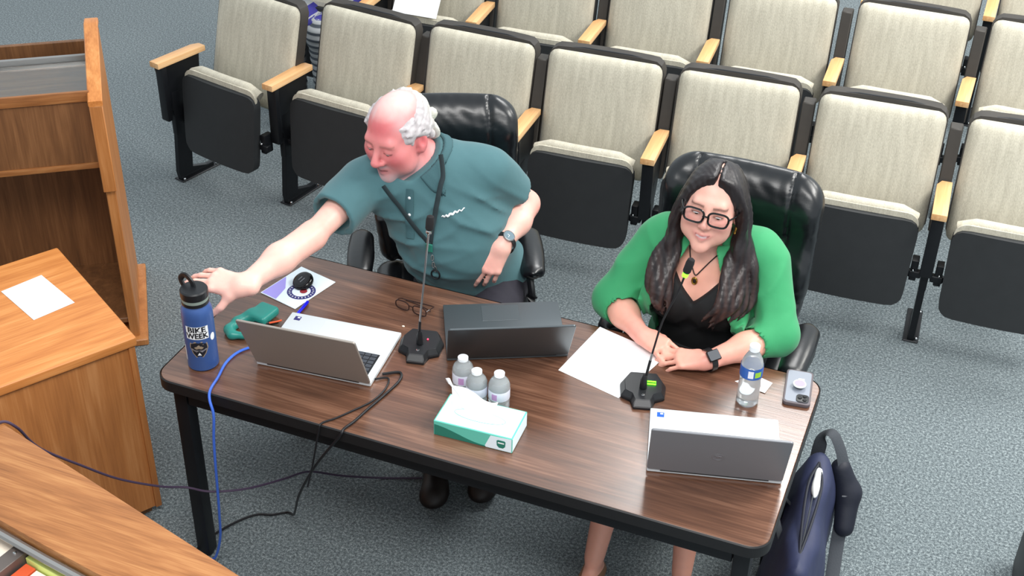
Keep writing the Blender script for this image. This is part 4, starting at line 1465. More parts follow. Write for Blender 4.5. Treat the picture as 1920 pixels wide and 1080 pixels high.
from_bm('orange_tab', bm_tube([(0.190, 0.352, 0.016), (0.212, 0.372, 0.016), (0.214, 0.384, 0.012)], 0.003, 8), 'orange_red', td)
tag(td, 'teal plastic hand-held device with hooked grip beside the silver laptop', 'device')

pn = empty('blue_pen', (0.238, 0.455, T + 0.006), D(2))
from_bm('barrel', xf(bm_lathe([(0, -0.062), (0.0018, -0.062), (0.0048, -0.048), (0.0052, 0.05), (0.004, 0.058), (0, 0.058)], 14), Matrix.Rotation(-PI / 2, 4, 'X')), 'pen_blue', pn)
from_bm('clip', bm_box(0.003, 0.038, 0.0015, (0, 0.036, 0.0065), 0.0005, 1), 'pen_blue', pn)
tag(pn, 'bright blue pen lying beside the silver laptop and the leaflet', 'pen')

# reading glasses
rg = empty('reading_glasses', (0.560, 0.605, T), D(-8))
def lens_loop(cx, w, h, z0, y, n=20, p=2.8, lean=0.0):
    out = []
    for i in range(n):
        a = 2 * PI * i / n
        x = cx + w * math.copysign(abs(math.cos(a)) ** (2 / p), math.cos(a))
        z = z0 + h * math.copysign(abs(math.sin(a)) ** (2 / p), math.sin(a))
        out.append((x, y + lean * (z - z0), z))
    return out
bm = bmesh.new()
for s in (-1, 1):
    join(bm, bm_tube([(x, y, z + 0.0) for x, y, z in lens_loop(s * 0.032, 0.025, 0.016, 0.019, -0.012)], 0.0020, 8, closed=True))
join(bm, bm_tube(spline([(-0.008, -0.012, 0.024), (0, -0.014, 0.027), (0.008, -0.012, 0.024)], 4), 0.0018, 8))
fr_ = from_bm('frame', bm, 'tortoise', rg)
for s in (-1, 1):
    b = bm_prism([(x, z) for x, y, z in lens_loop(s * 0.032, 0.0245, 0.0155, 0.019, 0)], -0.0125, -0.0115, 'xz')
    from_bm('lens', b, 'lens', rg)
    tp = spline([(s * 0.057, -0.012, 0.024), (s * 0.058, 0.01, 0.022), (s * 0.045, 0.030, 0.010), (s * -0.030, 0.028, 0.004), (s * -0.05, 0.024, 0.003)], 6)
    if s > 0: tp = [Vector((p.x, p.y + 0.012, p.z)) if i > 8 else p for i, p in enumerate(tp)]
    from_bm('temple', bm_tube(tp, 0.0018, 8), 'tortoise', rg)
tag(rg, 'brown framed reading glasses folded on the table before the man', 'eyeglasses')
o = from_bm('crumb', bm_ball(0.004, (0, 0, 0.002), (1.2, 0.8, 0.5), 10), 'cream', None); o.location = (0.568, 0.517, T)
tag(o, 'tiny pale crumb on the walnut table near the reading glasses', 'crumb')

# phone
ph = empty('phone', (1.766, 0.688, T), D(7))
from_bm('case', bm_prism(rrect(-0.0395, -0.081, 0.0395, 0.081, 0.012, 5), 0.0, 0.012, 'xy', bev=0.003, seg=2), 'phone_case', ph)
from_bm('back_plate', bm_prism(rrect(-0.034, -0.074, 0.034, 0.075, 0.009, 5), 0.0119, 0.0126, 'xy'), 'phone_back', ph)
ci = from_bm('camera_island', bm_prism(rrect(-0.002, -0.074, 0.034, -0.038, 0.010, 5), 0.0125, 0.0150, 'xy', bev=0.0008), 'black_plastic', ph)
for (x, y) in ((0.022, -0.047), (0.022, -0.064), (0.008, -0.056)):
    from_bm('camera_lens', bm_lathe([(0, 0.0175), (0.005, 0.0175), (0.0062, 0.0150)], 16, (x, y, 0)), 'black_gloss', ci)
pg = from_bm('grip_stem', bm_lathe([(0, 0.0125), (0.011, 0.0125), (0.007, 0.022), (0, 0.022)], 20, (0.002, -0.002, 0)), 'black_plastic', ph)
from_bm('grip_disc', bm_lathe([(0, 0.0215), (0.0185, 0.0215), (0.0195, 0.024), (0.0185, 0.0262), (0.0155, 0.0262), (0.0155, 0.0258), (0, 0.0258)], 30, (0.002, -0.002, 0)), 'sticker_white', pg)
from_bm('grip_print', bm_lathe([(0, 0.0264), (0.0155, 0.0264)], 26, (0.002, -0.002, 0)), 'print_violet', pg)
from_bm('white_tab', bm_box(0.018, 0.014, 0.0008, (0.006, 0.032, 0.0130)), 'sticker_white', ph)
tag(ph, 'phone in grey case lying face down with round white grip on it', 'phone')

# ------------------------------------------------------------------ cables
def cable(name, pts, r, mat, label, cat='cable'):
    o = from_bm(name, bm_tube(spline(pts, 8), r, 8), mat, None)
    tag(o, label, cat)
    return o
zt = T + 0.004
cable('network_cable', [(0.262, 0.285, zt), (0.235, 0.270, zt), (0.204, 0.247, zt), (0.172, 0.200, zt), (0.166, 0.140, zt), (0.182, 0.070, zt), (0.193, 0.012, zt), (0.205, -0.014, 0.730), (0.222, -0.028, 0.690), (0.213, -0.030, 0.600), (0.206, -0.030, 0.498), (0.193, -0.020, 0.378), (0.180, -0.010, 0.277), (0.155, 0.010, 0.14), (0.118, 0.020, 0.03), (0.085, 0.015, 0.006), (0.05, -0.04, 0.005), (-0.02, -0.13, 0.005)], 0.0042, 'eth_blue',
      'bright blue network cable hanging over the left end of the table')
cable('power_cable', [(0.618, 0.270, zt + 0.003), (0.660, 0.300, zt), (0.676, 0.262, zt), (0.664, 0.180, zt), (0.650, 0.110, zt), (0.640, 0.050, zt), (0.628, 0.006, zt), (0.622, -0.010, 0.728), (0.548, -0.008, 0.610), (0.478, 0.030, 0.481), (0.413, 0.080, 0.350), (0.345, 0.160, 0.20), (0.270, 0.260, 0.06), (0.216, 0.308, 0.008), (0.173, 0.280, 0.006), (0.123, 0.259, 0.006), (0.078, 0.199, 0.006), (0.043, 0.122, 0.006), (0.030, 0.060, 0.006), (0.03, -0.06, 0.006)], 0.0040, 'cable_black',
      'black power cable running from the silver laptop down over the front edge')
cable('adapter_cable', [(0.602, 0.236, zt + 0.003), (0.640, 0.262, zt), (0.655, 0.215, zt), (0.646, 0.150, zt), (0.612, 0.085, zt), (0.585, 0.04, zt), (0.560, 0.006, zt), (0.556, -0.008, 0.728), (0.53, -0.010, 0.60), (0.50, -0.002, 0.49)], 0.0028, 'cable_black',
      'thin black cable beside the power cable right of the silver laptop')
cable('floor_cable', [(0.03, -0.70, 1.056), (0.035, -0.618, 1.056), (0.050, -0.585, 1.02), (0.02, -0.52, 0.91), (-0.010, -0.45, 0.812), (-0.021, -0.33, 0.662), (-0.015, -0.20, 0.504), (0.039, -0.09, 0.400), (0.087, -0.030, 0.362), (0.160, -0.012, 0.356), (0.240, 0.060, 0.335), (0.280, 0.20, 0.270), (0.285, 0.35, 0.180), (0.33, 0.48, 0.07), (0.42, 0.58, 0.008), (0.56, 0.64, 0.006)], 0.0036, 'cable_purple',
      'thin dark purple cable looping from the dais rail to under the table')

# ------------------------------------------------------------------ navy shoulder bag on the floor
bg = empty('shoulder_bag', (0, 0, 0))
tag(bg, 'navy nylon shoulder bag standing on the carpet by the right table legs', 'bag')
S = Sdf()
def bagf(P):
    x, y, z = P[:, 0], P[:, 1], P[:, 2]
    cx = 1.945 - 0.055 * (y - 0.4) + 0.02 * (z / 0.36)
    hw = 0.088 - 0.075 * np.clip(z / 0.42, 0, 1) ** 2.2 + 0.006 * np.sin(y * 23 + z * 11)
    top = 0.385 - 0.02 * np.cos((y - 0.55) * 7) + 0.02 * (y - 0.5)
    q = np.stack([np.abs(x - cx) - hw + 0.03, np.abs(y - 0.545) - 0.225, z - top + 0.03, 0.0 - z + 0.03], 1)
    return np.linalg.norm(np.maximum(q, 0), axis=1) + np.minimum(q.max(1), 0) - 0.03 + 0.002 * np.sin(x * 60 + y * 35) * np.sin(z * 40)
sdf_obj('bag_body', bagf, (1.80, 0.26, -0.01), (2.12, 0.83, 0.43), 0.010, 'navy_nylon', bg)
def pocket(P):
    x, y, z = P[:, 0], P[:, 1], P[:, 2]
    q = np.stack([np.abs(x - 1.955) - 0.055, np.abs(y - 0.275) - 0.02, np.abs(z - 0.15) - 0.12], 1)
    return np.linalg.norm(np.maximum(q, 0), axis=1) + np.minimum(q.max(1), 0) - 0.028
sdf_obj('end_pocket', pocket, (1.86, 0.21, -0.02), (2.05, 0.35, 0.32), 0.009, 'navy_dark', bg)
def mouth(y, dx, z): return (1.9645 - 0.055 * (y - 0.4) + dx, y, z)
for dx in (-0.012, 0.014):
    from_bm('zip_edge', bm_tube(spline([mouth(0.36, 0, 0.372), mouth(0.50, dx, 0.380), mouth(0.64, dx * 1.4, 0.388), mouth(0.74, 0, 0.384)], 6), 0.004, 8), 'navy_dark', bg)
from_bm('zip_teeth', bm_tube(spline([mouth(0.34, 0.0, 0.370), mouth(0.5, 0.002, 0.377), mouth(0.74, 0.0, 0.386)], 6), 0.0022, 6), 'webbing', bg)
from_bm('grab_handle', bm_tube(spline([(1.898, 0.66, 0.27), (1.868, 0.64, 0.31), (1.868, 0.56, 0.315), (1.905, 0.50, 0.27)], 6), 0.01, 8, flat=(0.010, 0.003)), 'webbing', bg)
st = spline([(1.930, 0.80, 0.30), (1.935, 0.835, 0.40), (1.965, 0.83, 0.425), (2.01, 0.80, 0.35), (2.035, 0.76, 0.22), (2.045, 0.68, 0.12), (2.060, 0.56, 0.05), (2.085, 0.42, 0.02), (2.07, 0.30, 0.03), (2.02, 0.25, 0.16)], 8)
from_bm('shoulder_strap', bm_tube(st, 0.016, 10, flat=(0.020, 0.003)), 'webbing', bg)
S = Sdf(); S.chain([(2.005, 0.805, 0.33), (2.04, 0.79, 0.26), (2.05, 0.73, 0.18)], [0.030, 0.036, 0.030], k=0.02)
sdf_obj('strap_pad', S, (1.95, 0.67, 0.12), (2.10, 0.86, 0.39), 0.007, 'navy_dark', bg)
from_bm('pad_mark', bm_box(0.018, 0.002, 0.004, (2.035, 0.752, 0.275), rot=(0, 0, 0.3)), 'logo_grey', bg)
S = Sdf()
S.ell((1.955, 0.66, 0.378), (0.012, 0.05, 0.016), k=0.01); S.ell((1.960, 0.62, 0.382), (0.009, 0.03, 0.013), k=0.01); S.ell((1.952, 0.70, 0.380), (0.009, 0.022, 0.012), k=0.01)
o = sdf_obj('tissue_wad', S, (1.93, 0.58, 0.35), (1.98, 0.74, 0.41), 0.004, 'tissue')
wad = o
tag(o, 'crumpled white tissue poking out of the navy bag', 'tissue')
# steel clasp at the near end
from_bm('clasp', bm_tube([(1.955, 0.30, 0.345), (1.975, 0.285, 0.335), (1.985, 0.275, 0.31)], 0.005, 8), 'steel', bg)
from_bm('end_strap', bm_tube(spline([(1.975, 0.30, 0.355), (1.985, 0.262, 0.33), (1.985, 0.236, 0.25), (1.98, 0.225, 0.10)], 5), 0.01, 8, flat=(0.012, 0.003), up=(0, 1, 0)), 'webbing', bg)

bg.scale = (1.08, 1.08, 1.08); bg.location = (-0.241, -0.020, 0)
wad.scale = (1.08, 1.08, 1.08); wad.location = (-0.241, -0.020, 0)
# black equipment leg in the bottom right corner
el = empty('equipment_case', (2.66, 0.86, 0))
from_bm('case_body', bm_box(0.30, 0.34, 0.26, (0, 0, 0.13), 0.02, 3), 'black_edge', el)
from_bm('case_handle', bm_tube(spline([(-0.06, 0, 0.255), (-0.055, 0, 0.29), (0.055, 0, 0.29), (0.06, 0, 0.255)], 5), 0.008, 8), 'black_plastic', el)
from_bm('latch', bm_box(0.03, 0.006, 0.03, (0, -0.172, 0.16), 0.003, 1), 'steel', el)
tag(el, 'black case standing on the carpet in the bottom right corner', 'case')
# ------------------------------------------------------------------ people
def nrm(v):
    v = np.asarray(v, float)
    return v / np.linalg.norm(v)
def frame(o, fwd, up, s=1.0):
    y = nrm(fwd)
    z = np.asarray(up, float); z = nrm(z - y * (z @ y))
    x = np.cross(y, z)
    return (np.asarray(o, float), np.stack([x, y, z], 1), s)
def local(f, P):
    return ((P - f[0]) @ f[1]) / f[2]

def head_sdf(f, female=False, nose=1.0, jaw=1.0):
    S = Sdf(f)
    S.ell((0, -0.012, 0.035), (0.076, 0.097, 0.086), k=0.01)
    S.ell((0, 0.032, -0.028), (0.061 * jaw, 0.062, 0.083), k=0.035)
    S.cone((0, 0.036, -0.072), (0, 0.060, -0.086), 0.040 * jaw, 0.030 * jaw, k=0.025)
    S.ell((0, 0.081, -0.100), (0.020 * jaw, 0.016, 0.016), k=0.02)
    for s in (-1, 1):
        S.ell((s * 0.044, 0.062, -0.020), (0.024, 0.022, 0.022), k=0.03)
        S.ell((s * 0.046 * jaw, 0.045, -0.058), (0.022, 0.026, 0.026), k=0.03)
    S.cone((-0.036, 0.078, 0.030), (0.036, 0.078, 0.030), 0.012 if not female else 0.009, k=0.02)
    for s in (-1, 1):
        S.ell((s * 0.031, 0.103, 0.008), (0.019, 0.016, 0.013), k=0.016, sub=True)
        S.ell((s * 0.031, 0.0805, 0.009), (0.0150, 0.0130, 0.0115), k=0.006)
    S.cone((0, 0.087, 0.020), (0, 0.090 + 0.022 * nose, -0.020), 0.0075, 0.0100 * nose, k=0.012)
    S.ell((0, 0.089 + 0.019 * nose, -0.026), (0.0125 * nose, 0.012, 0.0105), k=0.008)
    for s in (-1, 1):
        S.ell((s * 0.0125 * nose, 0.099, -0.029), (0.0080, 0.0105, 0.0080), k=0.006)
        S.ell((s * 0.0075, 0.106, -0.0370), (0.0032, 0.0045, 0.0030), k=0.003, sub=True)
    w = 0.024 if female else 0.020
    up = 0.0045 if female else 0.0
    S.cone((-w, 0.084, -0.059 + up), (0, 0.0935, -0.0555), 0.004, 0.0070, k=0.007)
    S.cone((w, 0.084, -0.059 + up), (0, 0.0935, -0.0555), 0.004, 0.0070, k=0.007)
    S.cone((-w * 0.8, 0.084, -0.0655 + up), (0, 0.0915, -0.0690), 0.0045, 0.0080, k=0.007)
    S.cone((w * 0.8, 0.084, -0.0655 + up), (0, 0.0915, -0.0690), 0.0045, 0.0080, k=0.007)
    S.cone((-w, 0.094, -0.0605 + up), (0, 0.102, -0.0620), 0.0022, 0.0026, k=0.003, sub=True)
    S.cone((w, 0.094, -0.0605 + up), (0, 0.102, -0.0620), 0.0022, 0.0026, k=0.003, sub=True)
    for s in (-1, 1):
        S.ell((s * 0.078, -0.010, -0.004), (0.010, 0.020, 0.033), R=roty(s * -0.12) @ rotx(0.15), k=0.008)
        S.ell((s * 0.087, -0.004, 0.002), (0.007, 0.010, 0.017), k=0.005, sub=True)
        S.cone((s * 0.078, 0.0, -0.033), (s * 0.076, 0.004, -0.028), 0.0075, k=0.008)
    return S

def hand_sdf(wrist, D_, N_, side, curls, spread=(0.08, 0.01, -0.05, -0.11), thumb=((0.028, 0.022, -0.006), (0.050, 0.052, -0.014), (0.058, 0.082, -0.022)), scale=1.0):
    """side=+1: thumb lies at +(D x N); fingers are four separate bent chains, the thumb leaves the side of the palm"""
    y = nrm(D_)
    z = np.asarray(N_, float); z = nrm(z - y * (z @ y))
    x = np.cross(y, z) * side
    f = (np.asarray(wrist, float), np.stack([x, y, z], 1), scale)
    S = Sdf(f)
    S.cone((0, -0.022, 0.0), (0, 0.012, 0.0), 0.0235, 0.0235, k=0.016)
    bx = (0.030, 0.0095, -0.0110, -0.0300)
    by = (0.088, 0.094, 0.090, 0.080)
    for i in range(4):
        S.cone((bx[i] * 0.5, 0.010, 0.0), (bx[i] * 0.95, by[i] - 0.004, 0.0), 0.0165, 0.0120 - 0.0005 * i, k=0.016)
    S.ell((0.004, 0.050, -0.004), (0.034, 0.040, 0.013), k=0.012)
    S.cone((0.018, 0.015, -0.006), thumb[0], 0.018, 0.016, k=0.014)
    L = ((0.042, 0.025, 0.021), (0.046, 0.029, 0.022), (0.042, 0.027, 0.021), (0.033, 0.021, 0.019))
    tips = []
    for i in range(4):
        p = np.array([bx[i], by[i], 0.0])
        S.ell(p + np.array([0, -0.004, 0.004]), (0.0095, 0.0105, 0.0085), k=0.006)
        a = 0.0
        r = 0.0094 - 0.0005 * i
        for j in range(3):
            a += math.radians(curls[i][j])
            d = np.array([math.sin(spread[i]), math.cos(spread[i]) * math.cos(a), -math.sin(a)])
            q = p + nrm(d) * L[i][j]
            S.cone(p, q, r, r - 0.0009, k=0.0035)
            p = q
            r -= 0.0007
        tips.append((p, nrm(d)))
    S.cone(thumb[0], thumb[1], 0.0135, 0.0112, k=0.010)
    S.cone(thumb[1], thumb[2], 0.0108, 0.0090, k=0.004)
    return S, f

def gauss(q, c, r):
    r = np.asarray(r, float)
    return np.exp(-(((q - np.asarray(c)) / r) ** 2).sum(1))

def skin_paint(V, f, base, red, lips, stubble=0.0, stub_col=(0.55, 0.5, 0.48), brow=(0.2, 0.15, 0.1), brow_a=0.7, lid=None, flush=0.5, scalp=0.0, arm_col=None, parts=()):
    q = local(f, V)
    base = np.asarray(lin(base)); red = np.asarray(lin(red))
    head = (np.linalg.norm(q, axis=1) < 0.19)[:, None]
    C = np.tile(base if arm_col is None else np.asarray(lin(arm_col)), (len(V), 1))
    H = np.tile(base, (len(V), 1))
    def mix(A, col, w):
        w = np.clip(w, 0, 1)[:, None]
        return A * (1 - w) + np.asarray(col) * w
    for s in (-1, 1):
        H = mix(H, red, flush * gauss(q, (s * 0.045, 0.07, -0.02), (0.030, 0.05, 0.026)))
        H = mix(H, red, flush * 0.9 * gauss(q, (s * 0.08, -0.01, 0), (0.02, 0.03, 0.04)))
    H = mix(H, red, flush * 0.6 * gauss(q, (0, 0.11, -0.022), (0.018, 0.03, 0.02)))
    H = mix(H, red, flush * (1.0 if scalp else 0.15) * gauss(q, (0, 0.07, 0.075), (0.07, 0.06, 0.032)))
    H = mix(H, red, 0.6 * flush * gauss(q, (0, 0.05, -0.12), (0.06, 0.06, 0.04)))
    if scalp:
        H = mix(H, lin((242, 202, 196)), scalp * np.clip((q[:, 2] - 0.085) / 0.03, 0, 1))
        H = mix(H, lin((206, 200, 200)), 0.75 * gauss(q, (0.045, 0.045, 0.105), (0.026, 0.040, 0.022)) * (0.7 + 0.3 * np.sin(q[:, 0] * 300)))
        H = mix(H, lin((206, 200, 200)), 0.5 * gauss(q, (-0.060, 0.045, 0.085), (0.018, 0.035, 0.022)))
    if stubble:
        H = mix(H, np.asarray(lin(tuple(255 * c for c in stub_col))), stubble * np.clip(gauss(q, (0, 0.075, -0.098), (0.05, 0.06, 0.026)) + 0.9 * gauss(q, (0, 0.1, -0.047), (0.026, 0.03, 0.0075)) + 0.8 * gauss(q, (0, 0.03, -0.085), (0.09, 0.05, 0.026)) * (np.abs(q[:, 0]) > 0.02), 0, 1))
    for s in (-1, 1):
        # brows follow a shallow arch
        z0 = (0.030 if scalp else 0.0275) - 0.25 * np.abs(np.abs(q[:, 0]) - 0.032) ** 1.0 * 0.35
        w = np.exp(-(((q[:, 2] - z0) / 0.0034) ** 2)) * (np.abs(q[:, 0] - s * 0.032) < 0.020) * (q[:, 1] > 0.05)
        H = mix(H, lin(brow) if max(brow) > 1 else brow, brow_a * w)
        if lid is not None:
            H = mix(H, lin(lid), 0.8 * gauss(q, (s * 0.031, 0.09, 0.012), (0.016, 0.02, 0.009)))
        H = mix(H, lin((70, 40, 36)), 0.75 * np.exp(-(((q[:, 2] - 0.0035) / 0.0018) ** 2)) * (np.abs(q[:, 0] - s * 0.031) < 0.014) * (q[:, 1] > 0.08))
    lw = 0.024
    H = mix(H, lin(lips), 0.9 * gauss(q - np.stack([0 * q[:, 0], 0 * q[:, 0], (0 if scalp else 7.0) * q[:, 0] ** 2], 1), (0, 0.094, -0.062), (lw * (0.85 if scalp else 0.95), 0.02, 0.0088)))
    H = mix(H, lin((90, 40, 40)), 0.85 * np.exp(-(((q[:, 2] + 0.0612 - (0 if scalp else 9.0) * q[:, 0] ** 2) / 0.0018) ** 2)) * (np.abs(q[:, 0]) < 0.020) * (q[:, 1] > 0.07))
    fade = np.clip((0.19 - np.linalg.norm(q, axis=1)) / 0.05, 0, 1)[:, None]
    C = C * (1 - fade) + H * fade
    for c, r, col, a in parts:
        C = mix(C, lin(col), a * np.exp(-((np.linalg.norm(V - np.asarray(c), axis=1) / r) ** 2)))
    # mottling
    n = np.sin(V[:, 0] * 140 + 3 * np.sin(V[:, 1] * 90)) * np.sin(V[:, 2] * 120 + 2 * np.sin(V[:, 0] * 70))
    return np.clip(C * (1 + 0.025 * n[:, None]), 0, 1)

def union(*fs, k=0.015):
    def fn(P):
        d = fs[0](P)
        for g in fs[1:]:
            e = g(P)
            h = np.clip(0.5 + 0.5 * (d - e) / k, 0, 1)
            d = d * (1 - h) + e * h - k * h * (1 - h)
        return d
    return fn

def folds(P, amp, dirs):
    """soft cloth folds: (direction, frequency, phase, centre, radius) ridges"""
    o = np.zeros(len(P))
    for d, fr, ph, c, r in dirs:
        d = nrm(d)
        t = P @ d * fr + ph + 1.2 * np.sin(P[:, 2] * 13 + P[:, 0] * 9)
        w = np.exp(-((np.linalg.norm(P - np.asarray(c), axis=1) / r) ** 2))
        o += (1 - np.abs(np.sin(t))) ** 2 * w
    return amp * o

def plane(P, p, n):
    return (P - np.asarray(p)) @ nrm(n)

def march(fn, o, d, tmax=1.5, step=0.004):
    o = np.asarray(o, float); d = nrm(d)
    t = np.arange(0, tmax, step)
    v = fn(o + t[:, None] * d)
    if not (v < 0).any():
        return None
    i = int(np.argmax(v < 0))
    f = v[i - 1] / (v[i - 1] - v[i]) if i else 0.0
    return o + d * (t[i - 1] + f * step if i else t[0])

def person(name, label):
    r = empty(name)
    tag(r, label, 'person')
    return r

# ---- the man
man = person('person', 'white haired person in a teal polo shirt reaching for the blue flask')
HM = frame((0.384, 0.890, 1.195), (-0.22, -0.975, -0.26), (-0.05, -0.26, 1.0), 1.12)
torsoM = Sdf()
RM = rotz(D(27))
torsoM.ell((0.560, 1.09, 0.60), (0.195, 0.155, 0.15), R=RM, k=0.05)
torsoM.ell((0.535, 0.995, 0.80), (0.188, 0.165, 0.19), R=RM, k=0.08)
torsoM.ell((0.470, 0.965, 0.965), (0.185, 0.125, 0.155), R=RM, k=0.08)
torsoM.cone((0.325, 0.885, 1.020), (0.585, 1.025, 1.040), 0.078, 0.078, k=0.06)
torsoM.cone((0.452, 0.965, 1.070), (0.440, 0.955, 1.095), 0.080, 0.066, k=0.05)
neckM = Sdf().cone((0.452, 0.965, 1.03), (0.400, 0.925, 1.150), 0.066, 0.062, k=0.03)
SR, ER, WR = (0.275, 0.850, 1.010), (0.240, 0.560, 0.965), (0.165, 0.275, 0.936)
SL, EL, WL = (0.635, 1.045, 1.035), (0.722, 1.165, 0.868), (0.722, 0.945, 0.826)
uaM = Sdf().cone(SR, ER, 0.066, 0.050, k=0.04).cone(SL, EL, 0.066, 0.052, k=0.04)
faM = Sdf().chain([ER, (0.205, 0.42, 0.955), WR], [0.047, 0.044, 0.028], k=0.03).chain([EL, (0.730, 1.06, 0.858), WL], [0.048, 0.044, 0.026], k=0.03)
legM = Sdf()
for hp, kn, an, to in (((0.47, 1.05, 0.56), (0.545, 0.655, 0.525), (0.60, 0.66, 0.10), (0.64, 0.56, 0.035)), ((0.65, 1.10, 0.56), (0.760, 0.74, 0.525), (0.745, 0.75, 0.10), (0.78, 0.65, 0.035))):
    legM.chain([hp, kn, an], [0.092, 0.066, 0.045], k=0.04)
    legM.cone((an[0], an[1] + 0.02, 0.045), to, 0.036, 0.030, k=0.03)
hR, fHR = hand_sdf(WR, (-0.95, -0.22, 0.12), (-0.02, -0.45, 0.90), -1, ((18, 16, 10), (16, 18, 12), (20, 20, 14), (24, 22, 14)),
                   thumb=((0.034, 0.030, -0.010), (0.066, 0.050, -0.030), (0.084, 0.074, -0.052)), scale=1.06)
hL, fHL = hand_sdf(WL, (-0.30, -0.50, -0.80), (0.35, -0.78, 0.45), 1, ((26, 18, 10), (30, 20, 10), (34, 24, 12), (38, 26, 14)), spread=(0.12, 0.0, -0.05, -0.12), scale=1.05)
headM = head_sdf(HM, jaw=1.13, nose=1.15)
headM_n = union(headM, neckM, k=0.03)
bodyM0 = union(torsoM, uaM, k=0.05)
skinT = lambda P: bodyM0(P) + 0.013
bodyM = union(skinT, headM_n, faM, hR, hL, legM, k=0.02)
hc = HM[0]
def paintM(V):
    return skin_paint(V, HM, (222, 142, 140), (206, 98, 104), (160, 90, 96), stubble=0.9, stub_col=(0.72, 0.66, 0.67), brow=(150, 100, 92), brow_a=0.5, flush=0.85, scalp=0.75, arm_col=(244, 190, 176),
                      parts=((ER, 0.10, (240, 176, 160), 0.5), (EL, 0.09, (232, 140, 128), 0.5), ((0.69, 0.86, 0.77), 0.07, (238, 160, 148), 0.6)))
sdf_obj('body', bodyM, (-0.08, 0.13, -0.01), (0.86, 1.32, 1.38), 0.0095, 'skin', man,
        zones=(((-0.08, 0.52, 0.0042), (0.60, 0.80, 0.0055)), ((0.13, 0.32, 0.0045), (0.74, 0.98, 0.0042)), ((0.66, 0.86, 0.0055), (0.88, 1.38, 0.0042))), color=paintM)

def clothM(P):
    d = bodyM0(P) - 0.010
    d -= folds(P, 0.009, [((1, -0.3, 1.4), 34, 0, (0.60, 0.92, 0.86), 0.16), ((1, 0.4, -1.2), 30, 1, (0.42, 0.84, 0.90), 0.16), ((0.2, 0.2, 1), 42, 2, (0.50, 0.84, 0.76), 0.13),
                          ((0.8, 0.6, 0.9), 36, 0.5, (0.66, 1.02, 0.93), 0.12), ((1.0, 0.0, 1.0), 30, 0.2, (0.29, 0.76, 0.98), 0.12), ((1, -1, 0.3), 28, 0.2, (0.38, 0.85, 1.05), 0.1)])
    return d
def armcut(P, a, b, t):
    """plane across the arm at fraction t: positive beyond it"""
    a, b = np.asarray(a), np.asarray(b)
    return plane(P, a + (b - a) * t, b - a)
def smin(d, e, k):
    h = np.clip(0.5 + 0.5 * (d - e) / k, 0, 1)
    return d * (1 - h) + e * h - k * h * (1 - h)
def sleeve(P, segs, cut_a, cut_b, t, arm, fo):
    """tapered sleeve, cut square at t along the last bone and hollow at the cuff"""
    e = segs(P) - fo
    c = armcut(P, cut_a, cut_b, t)
    e = np.maximum(e, c)
    return np.maximum(e, -np.maximum(arm(P) - 0.005, -0.030 - c))
slRM = Sdf().cone(SR, (0.245, 0.60, 0.968), 0.083, 0.076, k=0.02)
slLM = Sdf().cone(SL, (0.705, 1.15, 0.885), 0.080, 0.075, k=0.02)
torsoMc = Sdf().add(torsoM)
armsM = union(uaM, faM, k=0.02)
def poloM(P):
    d = torsoM(P) - 0.010
    d -= folds(P, 0.017, [((1, -0.3, 1.4), 34, 0, (0.60, 0.92, 0.86), 0.16), ((1, 0.4, -1.2), 30, 1, (0.42, 0.84, 0.90), 0.16), ((0.2, 0.2, 1), 42, 2, (0.50, 0.84, 0.76), 0.13),
                          ((0.8, 0.6, 0.9), 36, 0.5, (0.66, 1.02, 0.93), 0.12), ((1, -0.6, 0.6), 30, 0.8, (0.50, 0.86, 0.88), 0.1)])
    fo = folds(P, 0.011, [((1.0, 0.2, 1.0), 38, 0.2, (0.27, 0.72, 0.99), 0.11), ((0.8, 0.6, 0.9), 36, 0.5, (0.68, 1.08, 0.95), 0.11)])
    d = smin(d, sleeve(P, slRM, SR, ER, 0.62, armsM, fo), 0.030)
    d = smin(d, sleeve(P, slLM, SL, EL, 0.66, armsM, fo), 0.030)
    return d
def poloCut(P):
    d = poloM(P)
    d = np.maximum(d, -(neckM(P) - 0.006))
    q = P - np.array([0.458, 0.968, 1.055])
    t = q @ nrm(np.array([-0.040, -0.040, 0.080]))
    rad = np.linalg.norm(q - t[:, None] * nrm(np.array([-0.040, -0.040, 0.080])), axis=1)
    d = np.maximum(d, np.minimum(t - 0.064, 0.115 - rad))
    return np.maximum(d, 0.60 - P[:, 2])
polo = sdf_obj('polo_shirt', poloCut, (0.10, 0.50, 0.58), (0.86, 1.30, 1.20), 0.0062, 'polo', man, relax=3)
# collar: two flaps lying round the neck
na, nb = np.array([0.458, 0.968, 1.055]), np.array([0.418, 0.928, 1.135])
nd = nrm(nb - na)
def collarM(P):
    q = P - na
    t = q @ nd
    rad = np.linalg.norm(q - t[:, None] * nd, axis=1)
    fwd = nrm(np.array([0.10, -0.99, 0.0]) - nd * (np.array([0.10, -0.99, 0.0]) @ nd)); side = np.cross(nd, fwd)
    a = np.arctan2(q @ side, q @ fwd)
    # flaps lie on the shirt; their points reach furthest either side of the opening
    out = 0.112 + 0.036 * np.exp(-((np.abs(a) - 0.42) / 0.26) ** 2)
    d = np.abs(poloM(P) - 0.0045) - 0.0048
    d = np.maximum(d, (rad - out) * 0.9)
    d = np.maximum(d, t - 0.062)
    gap = np.clip(rad - 0.075, 0, 1) * 2.6 + 0.10
    return np.maximum(d, (gap - np.abs(a)) * 0.07)
sdf_obj('collar', collarM, (0.26, 0.74, 0.93), (0.64, 1.16, 1.20), 0.0042, 'polo_dark', polo)
def on(fn, x, z, y0=0.4, lift=0.002):
    p = march(fn, (x, y0, z), (0, 1, 0))
    return Vector((p[0], p[1] - lift, p[2]))
tq = poloM
